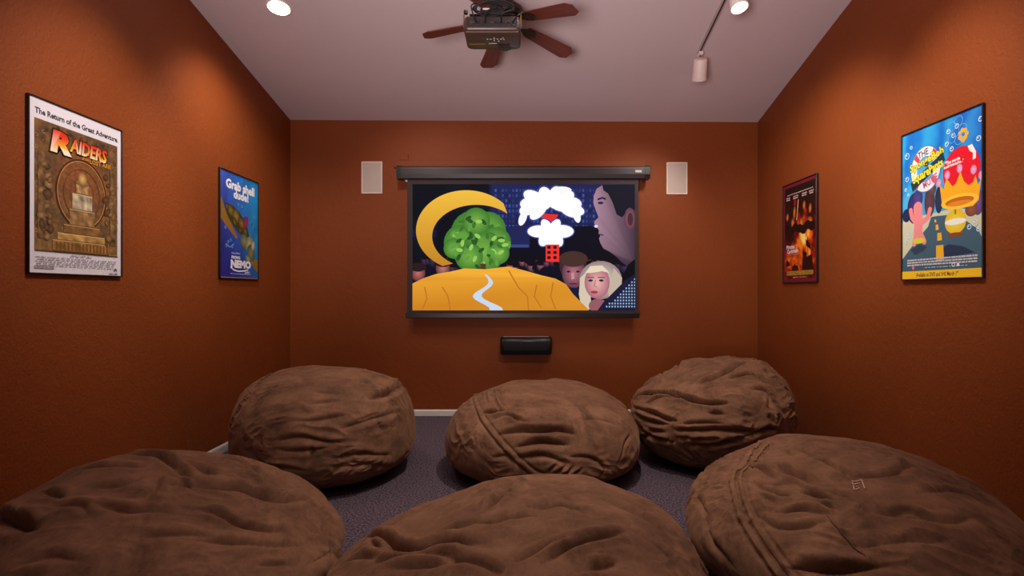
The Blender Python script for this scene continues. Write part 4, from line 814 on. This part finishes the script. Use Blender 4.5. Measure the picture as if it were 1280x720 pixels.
# poster 3: fire and dark ships
def paint_fire(P):
    P.grid(0, 0, 1, 1, 6, 8, (112, 30, 46))
    def fire(u, v):
        d_ = math.hypot((u-.62)*.9, (v-.60)*1.25); t = 1-d_*2.6+nz(u, v*1.2, 7)*.5
        g = 1-math.hypot((u-.35)*.55, (v-.80)*3.4)*1.3+nz(u, v*2, 9, 4)*.4
        t = max(t, g*.62); base = (30, 14, 16)
        if t < .33: c_ = mixc(base, (150, 24, 14), t*3)
        elif t < .66: c_ = mixc((150, 24, 14), (250, 128, 24), (t-.33)*3)
        else: c_ = mixc((250, 128, 24), (255, 232, 130), (t-.66)*3)
        return c_
    P.grid(.05, .035, .955, .965, 56, 80, fire)
    for (u, v, r_, s_) in ((.13, .33, .045, .07), (.35, .30, .04, .13), (.64, .255, .045, .075), (.81, .30, .045, .08), (.56, .42, .07, .09), (.8, .43, .09, .09), (.30, .40, .06, .08)):
        P.blob(u, v, r_, s_, (246, 138, 42), .1, 16, rim=(96, 26, 14))
    P.blob(.37, .20, .04, .075, (190, 30, 34), .2, 14, rim=(110, 16, 22)); P.stroke([(.47, .18), (.42, .38)], .022, (224, 176, 130))
    for k_ in range(7): P.blob(.14+k_*.12, .47+.02*math.sin(k_*2.1), .10, .07, (20, 10, 12), 0, 14)
    # ships
    P.poly([(.58, .885), (.60, .76), (.66, .73), (.70, .76), (.86, .74), (.90, .885)], (36, 14, 14))
    P.poly([(.60, .70), (.72, .72), (.72, .78), (.62, .76)], (40, 16, 16)); P.poly([(.68, .585), (.82, .64), (.84, .70), (.70, .65)], (34, 14, 14))
    for (x0, y0_, x1, y1_) in ((.64, .88, .62, .68), (.76, .88, .74, .58), (.86, .88, .86, .68)): P.stroke([(x0, y0_), (x1, y1_)], .014, (28, 10, 12))
    P.poly([(.26, .885), (.28, .84), (.34, .83), (.36, .80), (.38, .83), (.46, .84), (.48, .885)], (50, 18, 14)); P.poly([(.08, .80), (.12, .77), (.20, .80), (.22, .83), (.08, .84)], (60, 20, 16))
    P.text('Pirates', .10, .618, .36, .662, (232, 222, 220), bold=.03, rot=-.02)
    P.text('of the', .36, .622, .44, .634, (220, 200, 190), bold=.01)
    P.text('Caribbean', .12, .664, .47, .706, (232, 222, 220), bold=.03, rot=-.02)
    P.text('THE CURSE OF THE BLACK PEARL', .10, .714, .50, .726, (222, 170, 150), bold=.01)
    P.tiny(.10, .105, .90, 1, .014, (206, 186, 180), 6, .006)
    for (u0, u1) in ((.09, .22), (.30, .47), (.55, .72), (.77, .92)): P.tiny(u0, .13, u1, 2, .02, (196, 170, 166), int(u0*99), .006, .6)
    P.tiny(.10, .890, .90, 4, .011, (176, 150, 56), 7, .004, .75); P.tiny(.3, .95, .72, 1, .01, (206, 186, 160), 8)
    P.rect(.972, .03, .985, .16, (160, 120, 120))
poster('R', 5.556, 4.912, 1.494, 2.482, 'framed dark poster of glowing fire and ships, far end of the right wall', paint_fire, M_BLACK, .012)

# poster 4: bright underwater road with lifebuoy title and crown
def paint_reef(P):
    def sea(u, v):
        s_ = .5+.5*math.sin(u*22+v*9+3*nz(u, v, 3)); t = mixc((16, 96, 196), (56, 186, 236), s_*.6+.15)
        t = mixc(t, (110, 206, 240), max(0, v-.22)*1.6 if u < .6 else 0); return mixc(t, (44, 70, 176), max(0, u-.55)*.9*(1-v))
    P.grid(0, 0, 1, .62, 50, 40, sea)
    P.poly([(0, .60), (.12, .57), (.34, .58), (.7, .57), (1, .62), (1, 1), (0, 1)], (206, 206, 176))
    for (u, v, r_, s_, c_) in ((.17, .52, .10, .16, (64, 60, 132)), (.22, .46, .07, .09, (82, 74, 150)), (.38, .50, .07, .15, (104, 70, 82)), (.41, .42, .055, .06, (120, 84, 84)), (.50, .50, .05, .13, (46, 60, 92)), (.06, .56, .06, .07, (40, 50, 92)), (.95, .56, .06, .12, (118, 84, 160)), (.88, .60, .07, .06, (150, 90, 70))):
        P.blob(u, v, r_, s_, c_, 0, 20, rim=shade(c_, .75))
    P.poly([(.40, .60), (.47, .60), (.60, .605), (.78, .64), (.95, .72), (1, .78), (1, .95), (0, .95), (0, .86), (.10, .80), (.22, .73), (.36, .66)], (66, 98, 118))
    P.poly([(.12, .80), (.24, .77), (.35, .79), (.30, .815), (.18, .84)], (44, 66, 86)); P.poly([(.50, .82), (.62, .79), (.78, .81), (.92, .855), (.6, .87), (.5, .86)], (38, 52, 84))
    for (a0, a1, b0, b1) in ((.445, .46, .62, .64), (.46, .49, .655, .69), (.48, .53, .71, .76), (.465, .555, .79, .89)):
        P.poly([(a0, b0), (a1, b0), (a1+.01, b1), (a0, b1)], (240, 180, 44))
    # pink coral, yellow buoy
    cp = (236, 142, 146)
    for pts, w_ in (([(.22, .72), (.23, .62), (.22, .52)], .12), ([(.22, .64), (.14, .58), (.12, .53)], .055), ([(.24, .64), (.36, .60), (.385, .55)], .055), ([(.20, .70), (.17, .76)], .06), ([(.26, .70), (.31, .755)], .06)):
        P.stroke(pts, w_, cp)
        P.blob(*pts[-1], w_/2, w_/2, cp, 0, 14)
    P.blob(.235, .745, .085, .03, (220, 206, 60), 0, 16)
    P.blob(.70, .655, .125, .115, (244, 222, 60), 0, 28, rim=(226, 190, 40)); P.blob(.70, .655, .125, .03, (240, 240, 232), 0, 24); P.rect(.69, .57, .71, .61, (150, 110, 40)); P.blob(.70, .735, .10, .02, (140, 70, 40), 0, 18)
    # crown with a red dome
    P.blob(.765, .345, .215, .215, (216, 22, 40), 0, 36); P.blob(.765, .345, .205, .205, (226, 26, 44), 0, 36)
    P.blob(.79, .165, .022, .03, (240, 170, 40), 0, 12)
    for k_ in range(7): P.blob(.79+.04*math.cos(k_*.9), .135+.028*math.sin(k_*.9), .022, .022, (246, 176, 40), 0, 10)
    gold = (248, 176, 34)
    P.poly([(.51, .405), (.56, .44), (.595, .375), (.625, .40), (.67, .435), (.71, .42), (.76, .355), (.80, .42), (.85, .45), (.90, .44), (.925, .40), (.955, .46), (.985, .43), (.96, .55), (.90, .58), (.62, .575), (.54, .53)], gold)
    P.blob(.745, .535, .215, .07, (255, 200, 60), 0, 28); P.blob(.745, .535, .165, .040, (196, 104, 20), 0, 28); P.blob(.745, .545, .14, .022, (226, 140, 30), 0, 24)
    for (u, v) in ((.50, .39), (.605, .355), (.75, .335), (.905, .365), (.99, .41)): P.blob(u, v, .033, .042, (238, 178, 214), 0, 16, rim=(214, 140, 190))
    P.poly([(.84, .215), (.89, .21), (.93, .26), (.93, .30), (.895, .305), (.90, .265), (.86, .245)], (252, 238, 236))
    P.text('\u201cThe movie', .575, .263, .755, .286, (255, 255, 255), bold=.03, rot=-.10)
    P.text('itself triumphs...\u201d', .565, .288, .80, .312, (255, 255, 255), bold=.03, rot=-.10)
    # lifebuoy
    P.blob(.325, .275, .205, .235, (70, 120, 180), 0, 36); P.blob(.325, .275, .195, .225, (240, 232, 236), 0, 36); P.blob(.325, .275, .115, .13, (70, 170, 226), 0, 30)
    for an in (.75, 2.3, 3.9, 5.45):
        pts = [(.325+r_*math.cos(an+d_), .275+r_*1.15*math.sin(an+d_)*P.W/P.H) for r_, d_ in ((.116, -.16), (.195, -.14), (.195, .14), (.116, .16))]
        P.poly(pts, (226, 70, 60))
    P.text('THE', .225, .145, .365, .19, (60, 40, 90), bold=.02, rot=-.18)
    P.text('SpongeBob', .105, .185, .575, .262, (60, 70, 30), bold=.07, rot=-.22); P.text('SpongeBob', .11, .188, .57, .258, (244, 226, 50), bold=.03, rot=-.22)
    P.poly([(.12, .345), (.55, .20), (.58, .255), (.15, .405)], (30, 60, 70))
    P.text('SquarePants', .145, .262, .56, .342, (250, 228, 44), bold=.035, rot=-.24)
    P.text('MOVIE', .29, .335, .49, .388, (196, 110, 150), bold=.03, rot=-.3)
    rn = random.Random(3)
    for (u, v, r_) in ((.07, .15, .03), (.13, .10, .015), (.07, .31, .022), (.05, .38, .015), (.09, .42, .012), (.96, .19, .022), (.62, .085, .02), (.72, .07, .02), (.68, .12, .02), (.60, .16, .02), (.66, .20, .02), (.98, .08, .02), (.09, .70, .03), (.06, .74, .02), (.92, .68, .03), (.96, .72, .02), (.86, .70, .02)):
        P.ring(u, v, r_, .008, (200, 230, 250), 14); P.blob(u-r_*.3, v-r_*.2, r_*.3, r_*.3, (240, 250, 255), 0, 8)
    for k_ in range(5): P.ring(.72+.07*math.cos(k_*1.26), .10+.06*math.sin(k_*1.26), .045, .006, (110, 176, 232), 18)
    P.tiny(.06, .868, .95, 3, .017, (196, 196, 206), 9, .006, .62); P.tiny(.30, .925, .84, 1, .012, (170, 180, 190), 10)
    P.blob(.16, .925, .018, .022, (232, 120, 100), 0, 12); P.ring(.68, .92, .016, .008, (230, 236, 240), 14); P.poly([(.715, .93), (.725, .912), (.745, .912), (.755, .93)], (236, 240, 244))
    P.rect(0, .948, 1, 1, (250, 200, 36)); P.text('Available on DVD and VHS March 1', .20, .960, .715, .988, (50, 50, 44), bold=.02); P.text('st', .722, .958, .742, .971, (50, 50, 44), bold=.01)
poster('R', 3.829, 3.151, 1.486, 2.504, 'large bright blue framed poster with a red and gold crown, nearest on the right wall', paint_reef, M_BLACK, .012)

# projected picture: a crowd at night under a neon palm
def paint_night(P):
    X = lambda x: (x-88)/952.; Y = lambda y: (y-120)/540.
    def pp(pts): return [(X(x), Y(y)) for x, y in pts]
    def bg(u, v):
        c_ = (8, 10, 22) if u < .35 else mixc((30, 36, 86), (12, 14, 40), max(0, v-.25)*2)
        if u < .35: c_ = mixc(c_, (10, 34, 36), max(0, nz(u, v, 4, 2))*.9)
        return c_
    P.grid(0, 0, 1, 1, 50, 30, bg)
    for i in range(34):
        for j in range(8):
            x = 440+i*15; y = 140+j*22
            if 540 < x < 600 and j > 4: continue
            P.rect(X(x), Y(y), X(x+8), Y(y+13), mixc((66, 86, 160), (20, 24, 60), (math.sin(i*12.9+j*78.2)*43758.5) % 1))
    P.rect(X(500), Y(300), X(1040), Y(460), (10, 10, 24)); P.rect(X(425), Y(300), X(590), Y(392), (30, 36, 84)); P.rect(X(88), Y(316), X(190), Y(346), (16, 22, 60)); P.rect(X(505), Y(378), X(585), Y(390), (60, 70, 130))
    R_ = lambda x, y, a_, b_, c_, rim=None, rot=0: P.blob(X(x), Y(y), a_/952., b_/952., c_, rot, 22, rim=rim)
    # trees' dark mass and crowd
    rn = random.Random(5)
    P.rect(X(88), Y(452), X(1040), Y(660), (10, 8, 18))
    for k_ in range(46):
        x = 90+k_*21+rn.random()*12; y = 440+rn.random()*40; s_ = 18+rn.random()*13
        R_(x, y, s_*.8, s_, rn.choice([(132, 80, 100), (84, 56, 90), (150, 92, 104), (60, 50, 88)]), (24, 16, 30)); R_(x, y-s_*.6, s_*.85, s_*.55, (16, 10, 16)); R_(x, y+s_*1.7, s_*1.5, s_*.8, (12, 12, 30))
    for (x, y, s_, c_) in ((112, 500, 36, (196, 110, 110)), (218, 480, 36, (190, 120, 110))):
        R_(x, y, s_*.85, s_, c_, (90, 46, 56)); R_(x, y-s_*.7, s_*.95, s_*.55, (40, 24, 26)); R_(x, y+62, 60, 30, (16, 16, 34))
    # neon palm
    def neon(cx, cy, lobes, s_, c_):
        for a_, r_, w_, h_ in lobes:
            x = cx+r_*math.cos(math.radians(a_)); y = cy+r_*math.sin(math.radians(a_))*.62
            P.blob(X(x), Y(y), (w_+s_)/952., (h_+s_)/952., c_, math.radians(a_), 22)
    lb = [(180, 62, 66, 34), (160, 92, 46, 26), (0, 70, 66, 34), (25, 96, 50, 28), (-30, 60, 58, 30), (-70, 55, 46, 28), (-110, 50, 46, 30), (-150, 70, 58, 30), (20, 120, 36, 22), (135, 70, 46, 24)]
    neon(676, 205, lb, 6, (60, 70, 150)); neon(676, 205, lb, 0, (255, 255, 255))
    P.blob(X(560), Y(265), 16/952., 34/952., (250, 250, 255), .35); P.blob(X(790), Y(250), 16/952., 36/952., (250, 250, 255), -.25); P.blob(X(735), Y(142), 34/952., 12/952., (250, 250, 255), .1)
    P.poly(pp([(640, 262), (655, 246), (712, 250), (706, 262), (676, 286), (664, 300), (650, 290)]), (236, 44, 40))
    lb2 = [(180, 50, 50, 26), (0, 46, 52, 28), (-60, 30, 40, 22), (-120, 30, 40, 22), (60, 40, 48, 26), (120, 40, 46, 26), (90, 44, 40, 24)]
    neon(680, 322, lb2, 5, (60, 70, 150)); neon(680, 322, lb2, 0, (255, 255, 255))
    P.rect(X(658), Y(378), X(716), Y(452), (240, 50, 44))
    for j in range(3):
        for i in range(2): R_(672+i*26, 390+j*22, 8, 7, (24, 10, 24))
    # onlookers on the right
    R_(775, 470, 58, 62, (60, 40, 44)); R_(778, 500, 50, 66, (178, 112, 126), (96, 54, 74)); R_(776, 440, 62, 34, (70, 46, 42))
    for x in (756, 796): R_(x, 494, 8, 4, (34, 20, 34))
    P.poly(pp([(768, 500), (778, 498), (782, 524), (768, 528)]), (206, 140, 140)); R_(776, 546, 18, 4, (96, 40, 60)); P.poly(pp([(720, 600), (740, 560), (815, 565), (830, 660), (720, 660)]), (22, 24, 54))
    R_(893, 530, 92, 82, (226, 212, 190), (150, 128, 128)); P.poly(pp([(806, 520), (850, 480), (850, 600), (856, 655), (812, 655), (800, 590)]), (214, 198, 176)); P.poly(pp([(950, 480), (985, 520), (982, 560), (930, 640), (925, 570)]), (196, 178, 160))
    R_(878, 540, 54, 70, (236, 178, 170), (170, 104, 120)); P.poly(pp([(826, 500), (850, 470), (900, 468), (932, 500), (900, 492), (850, 500)]), (230, 214, 188))
    for x in (850, 896): R_(x, 532, 10, 5, (30, 40, 70)); P.stroke([(X(x-15), Y(519)), (X(x+15), Y(519))], .005, (120, 86, 80))
    P.stroke(pp([(872, 530), (866, 556), (876, 560)]), .004, (170, 104, 110)); R_(866, 582, 16, 6, (176, 50, 66)); R_(882, 640, 40, 30, (150, 90, 100))
    # man in profile at the right edge
    prof = [(1040, 120), (1040, 455), (1005, 470), (985, 455), (960, 430), (930, 408), (905, 395), (892, 372), (886, 352), (892, 340), (884, 332), (886, 318), (878, 306), (872, 298), (866, 290), (868, 278), (884, 262), (880, 250), (874, 236), (868, 218), (862, 200), (864, 170), (876, 140), (900, 124)]
    P.poly(pp(prof), lambda u, v: mixc((170, 132, 150), (70, 50, 66), (u-.82)*9))
    P.poly(pp([(900, 124), (1040, 120), (1040, 230), (1012, 226), (1000, 245), (985, 262), (962, 250), (945, 200), (925, 160), (905, 146)]), (22, 22, 34))
    R_(1018, 268, 24, 48, (150, 96, 108), (96, 58, 70)); R_(1020, 270, 12, 28, (74, 42, 52)); R_(893, 200, 12, 6, (40, 40, 80)); R_(874, 300, 8, 6, (230, 220, 240))
    P.stroke(pp([(880, 186), (900, 178), (915, 184)]), .008, (30, 30, 50)); P.stroke(pp([(884, 334), (905, 338)]), .005, (70, 34, 60))
    P.poly(pp([(1040, 440), (1010, 465), (985, 520), (1000, 540), (1040, 510)]), (8, 8, 16))
    cx_ = [(880, 660), (905, 625), (950, 580), (1000, 530), (1040, 505), (1040, 660)]
    P.poly(pp(cx_), (24, 26, 54))
    for i in range(14):
        for j in range(12):
            x = 880+i*12; y = 510+j*13
            if y > 665-(x-880)*.97+8 and y < 650: P.rect(X(x), Y(y), X(x+6), Y(y+7), (150, 178, 220))
    # yellow crescent, round green tree, golden hill with a pale path
    n_ = 40; outer = []; inner = []
    for i in range(n_+1):
        an = math.radians(118+200*i/n_); outer.append((318+215*math.cos(an), 318+172*math.sin(an)))
        an2 = math.radians(122+192*i/n_); inner.append((362+190*math.cos(an2), 344+136*math.sin(an2)))
    P.poly(pp(outer+inner[::-1]), lambda u, v: mixc((248, 196, 66), (196, 134, 36), v*1.6))
    for (x, y, r_) in ((350, 330, 98), (410, 315, 78), (300, 370, 78), (440, 370, 70), (390, 410, 92), (330, 430, 60), (455, 415, 48), (360, 280, 60), (265, 395, 44)):
        R_(x, y, r_, r_, (122, 178, 72), (62, 122, 44))
    for k_ in range(60):
        an = rn.random()*6.28; r_ = 130*math.sqrt(rn.random()); x = 375+r_*math.cos(an); y = 365+r_*math.sin(an)*.85
        P.blob(X(x), Y(y), 15/952., 8/952., rn.choice([(150, 204, 92), (60, 116, 42), (96, 158, 62), (40, 86, 34)]), rn.random()*3, 10)
    P.rect(X(378), Y(460), X(402), Y(520), (84, 56, 34))
    hill = [(88, 545), (130, 524), (190, 504), (250, 494), (310, 480), (400, 484), (500, 472), (570, 490), (640, 510), (700, 524), (745, 548), (775, 590), (815, 630), (845, 660), (88, 660)]
    P.poly(pp(hill), lambda u, v: mixc((246, 176, 54), (206, 130, 30), (v-.66)*3+.25*math.sin(u*30)))
    for pts in ([(215, 560), (240, 600), (250, 660)], [(500, 490), (540, 560), (580, 600), (585, 660)], [(690, 540), (680, 600), (700, 655)], [(140, 560), (150, 610), (130, 655)], [(620, 550), (610, 600), (640, 650)]):
        P.stroke(pp(pts), .006, (190, 118, 32))
    wv = [(400+34*math.sin(t*.62)*(.5+t/14), 506+t*11.8) for t in range(14)]
    P.poly(pp([(x-4-t*1.9, y) for t, (x, y) in enumerate(wv)]+[(x+4+t*1.9, y) for t, (x, y) in reversed(list(enumerate(wv)))]), (200, 216, 238))
PW, PH = r0-l0, tz-bz
P_ = Print(PW, PH, .000012); paint_night(P_); o = P_.build('picture', M_PICTURE, SCR)
o.matrix_local = Matrix(((1, 0, 0, l0), (0, 0, -1, .0030), (0, 1, 0, tz), (0, 0, 0, 1)))
